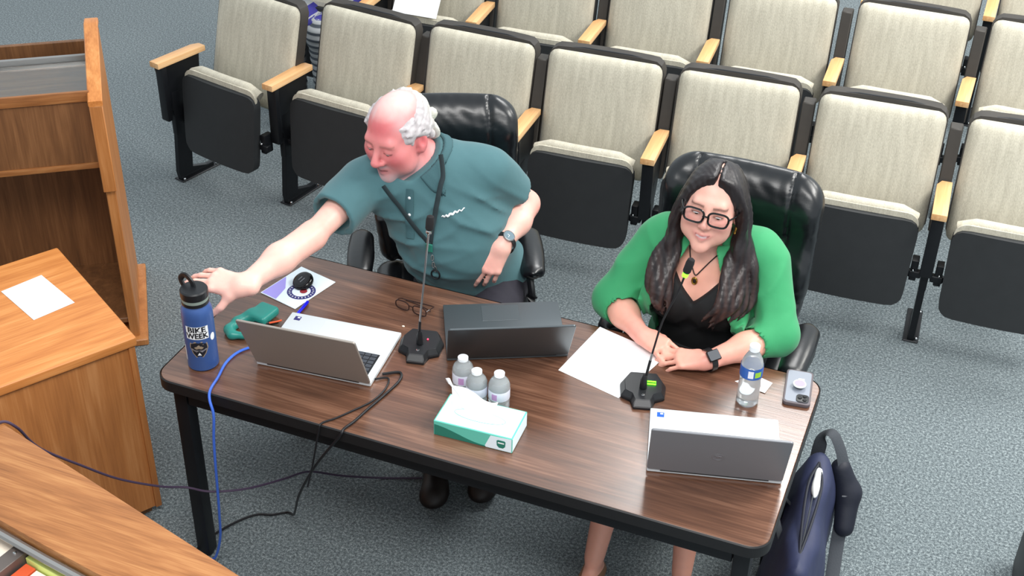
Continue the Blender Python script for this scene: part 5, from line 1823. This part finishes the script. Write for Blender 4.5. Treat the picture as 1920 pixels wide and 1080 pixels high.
# placket seam and buttons
plk = [on(tq, 0.452 + 0.010 * i / 6, 1.045 - 0.028 * i, lift=0.0035) for i in range(7)]
from_bm('placket', bm_tube(spline(plk, 4), 0.01, 8, flat=(0.014, 0.0022), up=(0, -1, 0)), 'polo_dark', polo)
for i in (1, 3):
    from_bm('button', bm_ball(0.0052, plk[i] + Vector((0.002, -0.003, 0)), (1, 0.5, 1), 12), 'sticker_white', polo)
# embroidered mark on the chest: a small white script stroke
mk = bmesh.new()
mp = [on(tq, 0.556 + 0.060 * t + 0.0, 0.957 + 0.020 * t + 0.003 * math.sin(t * 34), lift=0.003) for t in np.linspace(0, 1, 26)]
join(mk, bm_tube(mp, [0.0020 + 0.0018 * math.sin(PI * min(1, t * 1.2)) for t in np.linspace(0, 1, 26)], 6))
from_bm('embroidered_mark', mk, 'sticker_white', polo)
# lanyard and keys
fl_ = lambda P: np.minimum(poloM(P), collarM(P))
def strap(name, pts, mat, parent, w=0.0085):
    P = [on(fl_, x, z, lift=0.006) if y is None else Vector((x, y, z)) for x, y, z in pts]
    if len(P) > 5:   # pull the band taut over the folds
        ys = [p.y for p in P]
        for _ in range(2):
            ys = [min(ys[max(0, i - 1):i + 2]) * 0.5 + 0.5 * sum(ys[max(0, i - 1):i + 2]) / len(ys[max(0, i - 1):i + 2]) for i in range(len(ys))]
        P = [Vector((p.x, y, p.z)) for p, y in zip(P, ys)]
    return from_bm(name, bm_tube(spline(P, 3), 0.01, 8, flat=(w, 0.0022), up=(0, -1, 0)), mat, parent)
lan = strap('lanyard', [(0.530, 0.93, 1.150), (0.541, 0.885, 1.120)] + [(0.550 - 0.020 * (1.09 - z_) / 0.22, None, z_) for z_ in (1.09, 1.07, 1.05, 1.03, 1.01, 0.99, 0.96, 0.93, 0.90, 0.868)], 'strap_dark', man)
strap('lanyard_strap', [(0.372 + 0.156 * t_, None, 1.050 - 0.183 * t_) for t_ in (0, 0.08, 0.16, 0.24, 0.32, 0.40, 0.5, 0.6, 0.7, 0.8, 0.9, 1.0)], 'strap_dark', lan)
c = on(fl_, 0.530, 0.858, lift=0.010)
from_bm('lanyard_clip', bm_box(0.024, 0.006, 0.030, c, 0.002, 1, rot=None), 'teal_print', lan)
for i, (dx, dz) in enumerate(((0.008, -0.04), (0.012, -0.065), (0.014, -0.088))):
    p = on(fl_, 0.530 + dx, 0.858 + dz, lift=0.006)
    from_bm('key_link', bm_tube([p + Vector((0.004 * math.cos(a), 0, 0.011 * math.sin(a))) for a in [k * PI / 6 for k in range(12)]], 0.0016, 6, closed=True), 'steel', lan)
p = on(fl_, 0.546, 0.752, lift=0.010)
from_bm('key_ring', bm_tube([p + Vector((0.015 * math.cos(a), 0, 0.017 * math.sin(a))) for a in [k * PI / 9 for k in range(18)]], 0.0028, 6, closed=True), 'black_plastic', lan)
# trousers and shoes
def trM(P):
    d = union(legM, lambda Q: torsoM(Q) + 0.016, k=0.03)(P) - 0.012 - folds(P, 0.006, [((0.3, 1, 0.3), 60, 0, (0.6, 0.85, 0.55), 0.3)])
    return np.maximum(np.maximum(d, P[:, 2] - 0.70), 0.085 - P[:, 2])
sdf_obj('trousers', trM, (0.33, 0.44, 0.06), (0.90, 1.30, 0.73), 0.010, 'trouser', man)
for an, to in (((0.60, 0.68), (0.645, 0.555)), ((0.745, 0.77), (0.785, 0.645))):
    S = Sdf().cone((an[0], an[1], 0.055), (to[0], to[1], 0.036), 0.048, 0.040, k=0.02).ell((to[0], to[1], 0.03), (0.045, 0.06, 0.03), k=0.03)
    f2 = lambda P, S=S: np.maximum(S(P), 0.001 - P[:, 2])
    sdf_obj('shoe', f2, (an[0] - 0.08, to[1] - 0.09, -0.01), (to[0] + 0.08, an[1] + 0.08, 0.13), 0.008, 'shoe_dark', man)
# hair: fringe round a bald crown, combed back to curls on the nape
def hairM(P):
    q = local(HM, P)
    x, y, z = q.T
    skull = headM(P) / HM[2]
    wav = 0.0035 * np.sin(x * 150 + 5 * np.sin(z * 60)) * np.sin(y * 110 + 3 * np.sin(z * 50 + x * 40))
    d = skull - 0.009 - wav - 0.004 * np.clip(-y / 0.1, 0, 1)
    # the hair thins out towards the crown, the face and the ears
    low = (-0.052 - z + 0.25 * (y + 0.06))
    front = y - (0.052 - 1.1 * np.clip(0.020 - z, 0, 1) + 0.15 * np.clip(z - 0.06, 0, 1))
    bald = 0.068 - np.sqrt(x ** 2 + ((y - 0.012) / 1.30) ** 2 + (np.clip(0.118 - z, 0, 1) * 0.9) ** 2)
    ear = 0.021 - np.sqrt((y + 0.004) ** 2 + ((z + 0.010) / 1.3) ** 2)
    c = np.maximum.reduce([low, front, bald, ear])
    w = np.clip(-c / 0.022 + 0.15, 0, 1)
    d = skull - (0.014 * w - 0.006) - wav * w
    return d * HM[2]
hairS = Sdf(HM)
rnd = random.Random(3)
curl_s = []
for i in range(34):
    a = rnd.uniform(-1.3, 1.3)
    zz = rnd.uniform(-0.070, 0.050)
    rr = rnd.uniform(0.010, 0.017)
    c = (0.074 * math.sin(a), -0.106 * math.cos(a) - 0.012 + rnd.uniform(-0.012, 0.004), zz - 0.02)
    hairS.ell(c, (rr, rr * 0.9, rr * 1.2), k=0.006)
    curl_s.append(c)
for s in (-1, 1):   # swept strands over the ears
    for i in range(6):
        hairS.cone((s * 0.074, 0.040 - 0.016 * i, 0.048 - 0.002 * i), (s * (0.079 - 0.005 * i), -0.004 - 0.014 * i, 0.034 - 0.004 * i), 0.006, 0.009, k=0.010)
    for i in range(4):
        hairS.cone((s * (0.079 - 0.004 * i), 0.000 - 0.018 * i, 0.026 - 0.004 * i), (s * (0.076 - 0.010 * i), -0.036 - 0.012 * i, 0.010 - 0.010 * i), 0.007, 0.010, k=0.010)
hairAll = union(hairM, hairS, k=0.012)
def curly(P):
    q = local(HM, P)
    return hairAll(P) - 0.0022 * np.sin(q[:, 0] * 420 + 2 * np.sin(q[:, 2] * 200)) * np.sin(q[:, 2] * 380 + 2 * np.sin(q[:, 1] * 210))
def hair_colM(V):
    q = local(HM, V)
    w2 = 0
    a = np.asarray(lin((202, 196, 198))); b = np.asarray(lin((222, 222, 208))); g = np.asarray(lin((146, 138, 140)))
    w = np.clip((-q[:, 1] - 0.05) / 0.06, 0, 1)[:, None]
    n = (0.5 + 0.5 * np.sin(q[:, 0] * 160 + q[:, 2] * 120 + 3 * np.sin(q[:, 1] * 90)))[:, None]
    return (a * (1 - w) + b * w) * (1 - 0.45 * n) + g * 0.45 * n
sdf_obj('hair', curly, (0.22, 0.72, 1.02), (0.62, 1.12, 1.40), 0.0048, 'hair_white', man, color=hair_colM)
def eyes(f, parent, mats, look=(0, 0.25, -0.5), open_=0.55, dy=0.0):
    M = Matrix([[f[1][i][0] * f[2], f[1][i][1] * f[2], f[1][i][2] * f[2], f[0][i]] for i in range(3)] + [[0, 0, 0, 1]])
    for s in (-1, 1):
        e = from_bm('eye', xf(bm_ball(0.0118, (s * 0.031, 0.0822 + dy, 0.0035), (1.0, 1, open_), 16), M), 'eye_white', parent)
        from_bm('iris', xf(bm_ball(0.0058, (s * 0.031 + look[0] * 0.004, 0.0905 + dy, 0.0018), (1, 0.6, 0.62), 12), M), 'iris', e)
eyes(HM, man, None, open_=0.42, dy=-0.0018)
# wrist watch
def watch(wr, ea, f, face, strapm, parent, name, rr=0.033, square=False, off=0.035):
    a = nrm(np.asarray(wr, float) - np.asarray(ea, float))
    c = np.asarray(wr, float) - a * off
    up = f[1][:, 2]
    up = nrm(up - a * (up @ a)); sd = np.cross(a, up)
    ring = [Vector(c + (up * math.cos(t) + sd * math.sin(t)) * rr) for t in [2 * PI * k / 28 for k in range(28)]]
    w = empty(name)
    w.parent = parent
    bm = bmesh.new()
    vr = []
    for k, (dr, da) in enumerate(((0.0, -0.009), (0.003, -0.009), (0.003, 0.009), (0.0, 0.009))):
        vr.append([bm.verts.new(Vector(c + (up * math.cos(t) + sd * math.sin(t)) * (rr + dr) + a * da)) for t in [2 * PI * kk / 32 for kk in range(32)]])
    for i in range(4):
        p, q = vr[i], vr[(i + 1) % 4]
        for j in range(32):
            bm.faces.new((p[j], p[(j + 1) % 32], q[(j + 1) % 32], q[j]))
    from_bm('strap', bm, strapm, w)
    R = np.stack([sd, a, up], 1)
    M = Matrix([[*R[i], (c + up * (rr + 0.001))[i]] for i in range(3)] + [[0, 0, 0, 1]])
    if square:
        from_bm('case', xf(bm_box(0.034, 0.040, 0.011, (0, 0, 0.004), 0.0045, 3), M), 'black_gloss', w)
        from_bm('display', xf(bm_prism(rrect(-0.0145, -0.0175, 0.0145, 0.0175, 0.004, 4), 0.0092, 0.0099, 'xy'), M), 'key_dark', w)
    else:
        from_bm('case', xf(bm_lathe([(0, -0.002), (0.019, -0.002), (0.0205, 0.002), (0.0205, 0.007), (0.0175, 0.0085), (0.0175, 0.0075), (0, 0.0075)], 30), M), 'steel', w)
        b = bm_lathe([(0, 0.0078), (0.0172, 0.0078)], 26)
        from_bm('dial', xf(b, M), face, w)
        b = bm_box(0.0012, 0.010, 0.0004, (0, 0.005, 0.0083)); join(b, bm_box(0.008, 0.0012, 0.0004, (0.004, 0, 0.0083)))
        from_bm('hands', xf(b, M), 'sticker_white', w)
    return w
fW = frame(WL, np.asarray(WL) - np.asarray(EL), (0.50, -0.10, 0.86))
watch(WL, EL, fW, 'watch_face', 'black_plastic', man, 'wrist_watch', rr=0.0385, off=0.016)

# ---- the woman
wom = person('person', 'dark haired person in a bright green blazer and black glasses with folded hands')
HW = frame((1.403, 0.916, 1.160), (0.07, -0.97, 0.15), (0.09, 0.15, 1.0), 1.05)
torsoW = Sdf()
RW = rotz(D(6))
torsoW.ell((1.415, 1.06, 0.58), (0.185, 0.155, 0.13), R=RW, k=0.05)
torsoW.ell((1.405, 0.985, 0.76), (0.150, 0.125, 0.17), R=RW, k=0.07)
torsoW.ell((1.400, 0.955, 0.895), (0.158, 0.112, 0.13), R=RW, k=0.07)
for s in (-1, 1):
    torsoW.ell((1.398 + s * 0.070, 0.870, 0.845), (0.075, 0.068, 0.072), k=0.045)
torsoW.cone((1.270, 0.975, 0.985), (1.545, 0.990, 0.990), 0.060, 0.060, k=0.05)
torsoW.cone((1.408, 0.972, 0.99), (1.406, 0.965, 1.04), 0.075, 0.054, k=0.05)
neckW = Sdf().cone((1.408, 0.968, 0.99), (1.404, 0.935, 1.110), 0.050, 0.050, k=0.03)
SRW, ERW, WRW = (1.232, 0.965, 0.965), (1.140, 0.860, 0.785), (1.275, 0.715, 0.780)
SLW, ELW, WLW = (1.585, 0.975, 0.970), (1.665, 0.855, 0.800), (1.490, 0.668, 0.778)
uaW = Sdf().cone(SRW, ERW, 0.060, 0.048, k=0.04).cone(SLW, ELW, 0.060, 0.048, k=0.04)
faW = Sdf().chain([ERW, (1.195, 0.795, 0.785), WRW], [0.044, 0.042, 0.026], k=0.03).chain([ELW, (1.585, 0.765, 0.792), WLW], [0.044, 0.040, 0.026], k=0.03)
legW = Sdf()
for hp, kn, an, to in (((1.33, 1.03, 0.53), (1.275, 0.62, 0.520), (1.262, 0.42, 0.10), (1.255, 0.29, 0.035)), ((1.50, 1.03, 0.53), (1.500, 0.65, 0.520), (1.535, 0.47, 0.10), (1.55, 0.34, 0.035))):
    legW.cone(hp, kn, 0.085, 0.056, k=0.04)
    mid = (np.asarray(kn) * 0.62 + np.asarray(an) * 0.38)
    legW.chain([kn, mid + np.array([0, 0.015, 0]), an], [0.052, 0.050, 0.032], k=0.04)
    legW.cone((an[0], an[1] + 0.02, 0.045), to, 0.032, 0.024, k=0.03)
hRW, fRW = hand_sdf(WRW, (0.90, -0.36, -0.05), (0.12, -0.30, 0.95), -1, ((26, 28, 16), (24, 30, 18), (26, 30, 18), (28, 30, 18)), spread=(0.12, 0.02, -0.06, -0.14),
                    thumb=((0.030, 0.028, -0.008), (0.046, 0.055, -0.018), (0.046, 0.084, -0.026)), scale=0.93)
hRW.f = fRW
LD = (-0.98, -0.16, -0.08)
hLW, fLW = hand_sdf(WLW, LD, (-0.08, -0.35, 0.93), 1, ((16, 20, 12), (18, 22, 12), (20, 22, 12), (22, 24, 12)), spread=(0.06, 0.0, -0.05, -0.12),
                    thumb=((0.030, 0.026, -0.010), (0.040, 0.054, -0.018), (0.036, 0.082, -0.024)), scale=0.93)
headW = head_sdf(HW, female=True, jaw=0.97, nose=0.88)
bodyW0 = union(torsoW, uaW, k=0.045)
headW_n = union(headW, neckW, k=0.025)
skinW = lambda P: bodyW0(P) + 0.010
bodyW = union(skinW, headW_n, faW, hLW, hRW, legW, k=0.010)
def paintW(V):
    C = skin_paint(V, HW, (226, 172, 156), (214, 120, 116), (188, 78, 96), brow=(62, 42, 38), brow_a=0.8, lid=(176, 120, 108), flush=0.4, arm_col=(228, 166, 146),
                      parts=((WRW, 0.07, (226, 140, 136), 0.4), (WLW, 0.09, (228, 146, 138), 0.45)))
    q = local(HW, V)
    # a strip of teeth between smiling lips
    w = 0.9 * np.exp(-(((q[:, 2] + 0.0618 - 9.0 * q[:, 0] ** 2) / 0.0024) ** 2)) * (np.abs(q[:, 0]) < 0.015) * (q[:, 1] > 0.08)
    return C * (1 - 0.8 * w[:, None]) + 0.75 * 0.8 * w[:, None]
sdf_obj('body', bodyW, (1.05, 0.20, -0.01), (1.76, 1.28, 1.34), 0.0095, 'skin', wom,
        zones=(((1.25, 1.52, 0.0040),), ((0.55, 0.98, 0.0042),), ((0.72, 0.84, 0.0042), (0.94, 1.34, 0.0040))), color=paintW)
def clothW(P):
    return bodyW0(P) - 0.006
def blouseW(P):
    d = torsoW(P) - 0.006 - folds(P, 0.005, [((1, 0, -0.5), 55, 0, (1.36, 0.85, 0.80), 0.10), ((1, 0, 0.6), 60, 1, (1.45, 0.86, 0.78), 0.10)])
    # V neck
    v = 0.95 * (P[:, 2] - 0.862) - np.abs(P[:, 0] - 1.398)
    up = np.maximum(v, 0.93 - P[:, 1] - 0.0)
    vn = np.minimum(v, 0.96 - P[:, 1])
    d = np.maximum(d, np.where(P[:, 1] < 0.97, v, -1) * 0.7)
    d = np.maximum(d, np.where(P[:, 1] >= 0.97, P[:, 2] - 1.02, -1))
    return np.maximum(d, 0.50 - P[:, 2])
blo = sdf_obj('black_top', blouseW, (1.18, 0.76, 0.48), (1.64, 1.26, 1.06), 0.0062, 'blouse_black', wom)
slRW = Sdf().cone(SRW, ERW, 0.066, 0.063, k=0.03).cone(ERW, (1.221, 0.773, 0.782), 0.062, 0.053, k=0.035)
slLW = Sdf().cone(SLW, ELW, 0.066, 0.057, k=0.03).cone(ELW, (1.560, 0.743, 0.787), 0.055, 0.048, k=0.035)
armsW = union(uaW, faW, k=0.02)
def blazerW0(P):
    d = torsoW(P) - 0.017
    fo = folds(P, 0.012, [((1, 0.2, -1), 34, 0, (1.16, 0.88, 0.83), 0.09), ((-1, 0.2, -1), 34, 1, (1.645, 0.87, 0.84), 0.10), ((1, 0, 0.9), 30, 0.5, (1.22, 0.90, 0.93), 0.09), ((-1, 0, 0.9), 30, 0.2, (1.60, 0.91, 0.93), 0.09), ((1, 0, 0.2), 26, 0.2, (1.60, 0.92, 0.75), 0.12)])
    d = d - fo
    d = smin(d, sleeve(P, slRW, ERW, WRW, 0.42, armsW, fo), 0.022)
    return smin(d, sleeve(P, slLW, ELW, WLW, 0.42, armsW, fo), 0.022)
def openW(z):
    return 0.050 + 0.085 * np.clip((1.03 - z) / 0.20, 0, 1)
def blazerW(P):
    d = blazerW0(P)
    op = np.where(P[:, 1] < 0.95, openW(P[:, 2]) - np.abs(P[:, 0] - 1.398), -1)
    d = np.maximum(d, op * 0.9)
    d = np.maximum(d, -(neckW(P) - 0.014))
    # thin enough at the front edge to see the top behind it
    return np.maximum(d, 0.50 - P[:, 2])
blz = sdf_obj('green_blazer', blazerW, (1.03, 0.68, 0.48), (1.78, 1.28, 1.10), 0.0058, 'blazer_green', wom, relax=3)
# lapels: folded strips on both sides of the opening, notched near the collar
def lapels(s_):
    def fn(P):
        x = (P[:, 0] - 1.398) * s_
        hw = openW(P[:, 2])
        wid = 0.046 * np.clip((P[:, 2] - 0.70) / 0.16, 0.12, 1)
        wid = np.where(P[:, 2] > 0.960, 0.030 + 0.25 * np.clip(P[:, 2] - 0.960, 0, 1), wid)
        d = np.abs(blazerW0(P) - 0.0035) - 0.0042
        d = np.maximum(d, hw - 0.008 - x)
        d = np.maximum(d, (x - hw - wid) * 0.8)
        d = np.maximum(d, np.maximum(P[:, 2] - 1.045, 0.70 - P[:, 2]))
        return np.maximum(d, P[:, 1] - 0.99)
    return fn
for s in (-1, 1):
    sdf_obj('lapel', lapels(s), (1.22 if s < 0 else 1.42, 0.74, 0.68), (1.39 if s < 0 else 1.60, 1.02, 1.07), 0.0042, 'blazer_green', blz)
# skirt over the thighs and flat shoes
def skirt(P):
    d = union(legW, lambda Q: torsoW(Q), k=0.05)(P) - 0.014
    return np.maximum(np.maximum(d, P[:, 2] - 0.66), 0.66 - P[:, 1] + 0.5 * np.clip(0.5 - P[:, 2], 0, 1))
sdf_obj('dark_skirt', skirt, (1.15, 0.60, 0.36), (1.66, 1.26, 0.68), 0.011, 'blouse_black', wom)
for an, to in (((1.262, 0.44), (1.255, 0.285)), ((1.535, 0.49), (1.55, 0.335))):
    S = Sdf().cone((an[0], an[1], 0.035), (to[0], to[1], 0.030), 0.038, 0.032, k=0.02)
    f2 = lambda P, S=S: np.maximum(np.maximum(S(P), 0.001 - P[:, 2]), P[:, 2] - 0.062)
    sdf_obj('shoe', f2, (an[0] - 0.06, to[1] - 0.05, -0.01), (to[0] + 0.06, an[1] + 0.06, 0.09), 0.008, 'shoe_tan', wom)
# hair: parted cap and long waves over both shoulders
hw_ = Sdf()
rnd = random.Random(11)
def HL(x, y, z):
    return tuple(HW[0] + HW[2] * (HW[1] @ np.array([x, y, z])))
def lock(pts, rs, amp, ph, fr=11.0):
    P = spline(pts, 6)
    n = len(P)
    out, rr = [], []
    for i, p in enumerate(P):
        t = i / (n - 1)
        g = amp * min(1, t * 1.3)
        out.append((p.x + g * math.sin(fr * t + ph), p.y + 0.6 * g * math.cos(fr * t * 0.9 + ph), p.z))
        k = t * (len(rs) - 1)
        j = min(int(k), len(rs) - 2)
        rr.append(rs[j] + (rs[j + 1] - rs[j]) * (k - j))
    hw_.chain(out, rr, k=0.005)
front = lambda x, z, dy: (x, min(1.0, (march(lambda P: np.minimum(blazerW0(P), torsoW(P)), (x, 0.4, z), (0, 1, 0)) if True else None)[1]) - dy, z)
for s in (-1, 1):
    for i in range(13):
        a = i / 12
        root = HL(-0.004 + s * 0.011, 0.066 - 0.085 * a, 0.106 + 0.005 * math.sin(a * PI))
        hi_ = HL(s * ((0.046 if s > 0 else 0.054) + 0.004 * a), 0.052 - 0.090 * a, 0.084)
        mid = HL(s * ((0.074 if s > 0 else 0.086) + 0.005 * rnd.random()), 0.030 - 0.085 * a, 0.020)
        low = HL(s * ((0.080 if s > 0 else 0.094) + 0.012 * rnd.random()), 0.016 - 0.060 * a, -0.060)
        xs_ = 1.400 - s * (0.070 + 0.058 * rnd.random() * (0.6 + a))
        if s < 0: xs_ += 0.016
        z1, z2, z3 = 0.985, 0.90, 0.79 + 0.06 * rnd.random() + 0.05 * a
        xe = xs_ + s * 0.014 - (0.0 if s > 0 else 0.035 * (1 - a))
        p1 = front(xs_ - s * 0.004, z1, 0.020)
        pm = (low[0] * 0.55 + p1[0] * 0.45, low[1] * 0.55 + p1[1] * 0.45 - 0.004, low[2] * 0.5 + p1[2] * 0.5)
        lock([root, hi_, mid, low, pm, p1, front(xs_ - s * 0.002, z2, 0.018), front(xe, z3, 0.010)],
             [0.005, 0.009, 0.011, 0.013, 0.014, 0.014, 0.012, 0.002], 0.011 + 0.006 * rnd.random(), rnd.uniform(0, 6), fr=13.0)
for i in range(6):
    x = -0.07 + 0.028 * i
    lock([HL(x * 0.5, -0.06, 0.10), HL(x, -0.108, 0.02), HL(x * 1.2, -0.118, -0.07), HL(x * 1.4, -0.105, -0.15)], [0.015, 0.020, 0.022, 0.010], 0.008, i)
def hairW(P):
    q = local(HW, P)
    x, y, z = q.T
    skull = headW(P) / HW[2]
    # cap thins to nothing along the hairline: an oval round the face, peaked at the parting
    fo = np.sqrt(((x + 0.002) / 0.066) ** 2 + ((z + 0.026) / 0.104) ** 2)
    c1 = np.where(y > -0.02, (1.0 - fo) * 0.066, -1)
    low = np.where(y > -0.03, -0.030, -0.085) - z
    c = np.maximum(c1, low)
    w = np.clip(-c / 0.014 + 0.1, 0, 1)
    part = np.exp(-((x + 0.003) / 0.0030) ** 2) * (z > 0.075) * (y > -0.03)
    d = (skull - (0.013 * w - 0.005) + 0.014 * part) * HW[2]
    e = hw_(P)
    k = 0.010
    h = np.clip(0.5 + 0.5 * (d - e) / k, 0, 1)
    d = d * (1 - h) + e * h - k * h * (1 - h)
    clear = np.where((y > 0.040) & (z > -0.15), (1.0 - fo) * 0.060, -1)
    d = np.maximum(d, clear)
    d -= 0.0008 * np.sin(x * 420 + 6 * np.sin(P[:, 2] * 28) + y * 260)
    return d
def hair_colW(V):
    q = local(HW, V)
    a = np.asarray(lin((30, 24, 26))); b = np.asarray(lin((66, 46, 42)))
    w = (np.clip((-q[:, 2] - 0.08) / 0.16, 0, 1) * (0.5 + 0.5 * np.sin(q[:, 0] * 240 + q[:, 1] * 170)))[:, None]
    return a * (1 - 0.8 * w) + b * 0.8 * w
sdf_obj('hair', hairW, (1.21, 0.70, 0.74), (1.60, 1.12, 1.34), 0.0042, 'hair_dark', wom, color=hair_colW)
eyes(HW, wom, None, look=(-0.2, 0, -0.5), open_=0.46, dy=-0.0005)
MW = Matrix([[HW[1][i][0] * HW[2], HW[1][i][1] * HW[2], HW[1][i][2] * HW[2], HW[0][i]] for i in range(3)] + [[0, 0, 0, 1]])
# black glasses
def lens_pts(s, w=0.0270, h=0.0200, n=28):
    out = []
    for i in range(n):
        a = 2 * PI * i / n
        x = w * math.copysign(abs(math.cos(a)) ** 0.62, math.cos(a))
        z = h * math.copysign(abs(math.sin(a)) ** 0.62, math.sin(a))
        if z > 0: x *= 1.06
        out.append((s * 0.0345 + x * 1.0, 0.1125 - 0.10 * abs(abs(s * 0.0345 + x) - 0.0) * 0.9 + 0.002, 0.0035 + z))
    return out
b = bmesh.new()
for s in (-1, 1):
    join(b, bm_tube(lens_pts(s), 0.0031, 8, closed=True))
join(b, bm_tube(spline([(-0.009, 0.1125, 0.004), (0, 0.1155, 0.008), (0.009, 0.1125, 0.004)], 4), 0.0026, 8))
gl = from_bm('glasses', xf(b, MW), 'black_gloss', wom)
for s in (-1, 1):
    bm = bmesh.new()
    v = [bm.verts.new(p) for p in lens_pts(s, 0.0280, 0.0210)]
    bm.faces.new(v)
    g2 = bmesh.ops.extrude_face_region(bm, geom=list(bm.faces))
    bmesh.ops.translate(bm, vec=(0, 0.0008, 0), verts=[e for e in g2['geom'] if isinstance(e, bmesh.types.BMVert)])
    from_bm('lens', xf(bm, MW), 'lens', gl)
    from_bm('temple', xf(bm_tube(spline([(s * 0.064, 0.1065, 0.012), (s * 0.076, 0.070, 0.012), (s * 0.083, 0.02, 0.010), (s * 0.085, -0.012, 0.0)], 5), 0.0026, 8), MW), 'black_gloss', gl)
for s in (-1, 1):
    e = from_bm('earring', xf(bm_tube([(s * 0.083 + 0.0, 0.012 + 0.006 * math.cos(a), -0.046 + 0.010 * math.sin(a)) for a in [k * PI / 8 for k in range(16)]], 0.0028, 8, closed=True), MW), 'gold', wom)
    from_bm('earring_stone', xf(bm_ball(0.005, (s * 0.083, 0.013, -0.058), seg=12), MW), 'gold', e)
# necklace cord and pendant
both = lambda P: np.minimum(np.minimum(bodyW(P), blouseW(P)), 10)
nk = []
for x, z in ((1.352, 1.010), (1.362, 0.985), (1.376, 0.960), (1.390, 0.942), (1.404, 0.958), (1.424, 0.984), (1.446, 1.008)):
    nk.append(on(both, x, z, lift=0.003))
cord = from_bm('necklace', bm_tube(spline(nk, 5), 0.0020, 6), 'dark_cord', wom)
p = on(both, 1.390, 0.926, lift=0.006)
from_bm('pendant', bm_tube([p + Vector((0.007 * math.cos(a), 0, 0.011 * math.sin(a))) for a in [k * PI / 8 for k in range(16)]], 0.0030, 8, closed=True), 'gold', cord)
from_bm('pendant_stone', bm_ball(0.0055, p, (0.9, 0.5, 1.4), 12), 'shoe_dark', cord)
fV = frame(WLW, np.asarray(WLW) - np.asarray(ELW), (-0.05, -0.75, 0.65))
watch(WLW, ELW, fV, 'key_dark', 'black_plastic', wom, 'square_watch', rr=0.0325, square=True, off=0.012)

# ---- sitter in row two, only knees and lap in the frame
sit = person('person', 'seated person with blue clothing and grey striped legs, cut off at the top edge')
S = Sdf()
hx, hy = -1.10, 3.28
S.ell((hx, hy + 0.02, 0.50), (0.17, 0.14, 0.12), k=0.05)
S.ell((hx, hy + 0.04, 0.78), (0.17, 0.12, 0.28), k=0.08)
S.cone((hx - 0.15, hy + 0.05, 1.02), (hx + 0.15, hy + 0.05, 1.02), 0.06, k=0.05)
S.cone((hx, hy + 0.05, 1.05), (hx, hy + 0.02, 1.16), 0.055, k=0.03)
for s in (-1, 1):
    S.chain([(hx + s * 0.19, hy + 0.04, 1.00), (hx + s * 0.22, hy + 0.02, 0.76), (hx + s * 0.12, hy - 0.12, 0.72)], [0.052, 0.042, 0.028], k=0.03)
    S.chain([(hx + s * 0.08, hy - 0.02, 0.48), (hx + s * 0.09, hy - 0.40, 0.50), (hx + s * 0.09, hy - 0.38, 0.08)], [0.085, 0.060, 0.040], k=0.04)
    S.cone((hx + s * 0.09, hy - 0.36, 0.045), (hx + s * 0.10, hy - 0.50, 0.035), 0.036, 0.030, k=0.02)
    h_, _ = hand_sdf((hx + s * 0.11, hy - 0.14, 0.715), (-s * 0.9, -0.4, -0.1), (0, -0.1, 1), 1 if s > 0 else -1, ((20, 20, 10),) * 4)
    S.add(h_)
HS = frame((hx, hy - 0.01, 1.26), (0.1, -0.95, -0.2), (0, -0.2, 1), 1.0)
bodyS = union(S, head_sdf(HS), k=0.02)
def paintS(V):
    return skin_paint(V, HS, (226, 172, 150), (210, 120, 110), (180, 100, 100), brow=(70, 50, 40), flush=0.3)
sdf_obj('body', bodyS, (hx - 0.30, hy - 0.60, 0.0), (hx + 0.30, hy + 0.20, 1.40), 0.009, 'skin', sit, color=paintS)
def jacketS(P):
    d = S(P) - 0.016
    cut = np.maximum(0.46 - P[:, 2], hy - 0.45 - P[:, 1])
    arm = np.maximum(cut, P[:, 2] - 1.08)
    return np.maximum(d, arm)
sdf_obj('blue_top', jacketS, (hx - 0.32, hy - 0.52, 0.42), (hx + 0.32, hy + 0.22, 1.12), 0.010, 'purple_cloth', sit)
def trS(P):
    d = S(P) - 0.014 + 0.003 * np.sin(P[:, 2] * 150)
    return np.maximum(np.maximum(d, P[:, 2] - 0.60), np.maximum(0.09 - P[:, 2], np.where(P[:, 2] > 0.585, 1, -1)))
m, nt, bb = newmat('striped_cloth')
tc = N(nt, 'ShaderNodeTexCoord'); wv = N(nt, 'ShaderNodeTexWave', bands_direction='Z'); wv.inputs['Scale'].default_value = 9; wv.inputs['Distortion'].default_value = 0.4
crp = N(nt, 'ShaderNodeValToRGB'); crp.color_ramp.elements[0].position = 0.25; crp.color_ramp.elements[0].color = (*lin((70, 76, 84)), 1); crp.color_ramp.elements[1].position = 0.45; crp.color_ramp.elements[1].color = (*lin((160, 162, 164)), 1)
nt.links.new(tc.outputs['Object'], wv.inputs['Vector']); nt.links.new(wv.outputs['Fac'], crp.inputs['Fac']); nt.links.new(crp.outputs['Color'], bb.inputs['Base Color']); bb.inputs['Roughness'].default_value = 0.85
sdf_obj('striped_trousers', trS, (hx - 0.24, hy - 0.56, 0.06), (hx + 0.24, hy + 0.18, 0.62), 0.009, 'striped_cloth', sit)
hairSit = lambda P: np.maximum(head_sdf(HS)(P) - 0.014, np.maximum(local(HS, P)[:, 1] - 0.045, -0.05 - local(HS, P)[:, 2]))
sdf_obj('hair', hairSit, (hx - 0.12, hy - 0.16, 1.10), (hx + 0.12, hy + 0.14, 1.42), 0.008, 'shoe_dark', sit)
for s in (-1, 1):
    S2 = Sdf().cone((hx + s * 0.09, hy - 0.36, 0.045), (hx + s * 0.10, hy - 0.51, 0.036), 0.046, 0.040, k=0.02)
    sdf_obj('shoe', lambda P, S2=S2: np.maximum(S2(P), 0.001 - P[:, 2]), (hx + s * 0.09 - 0.07, hy - 0.58, -0.01), (hx + s * 0.09 + 0.08, hy - 0.28, 0.11), 0.009, 'shoe_dark', sit)
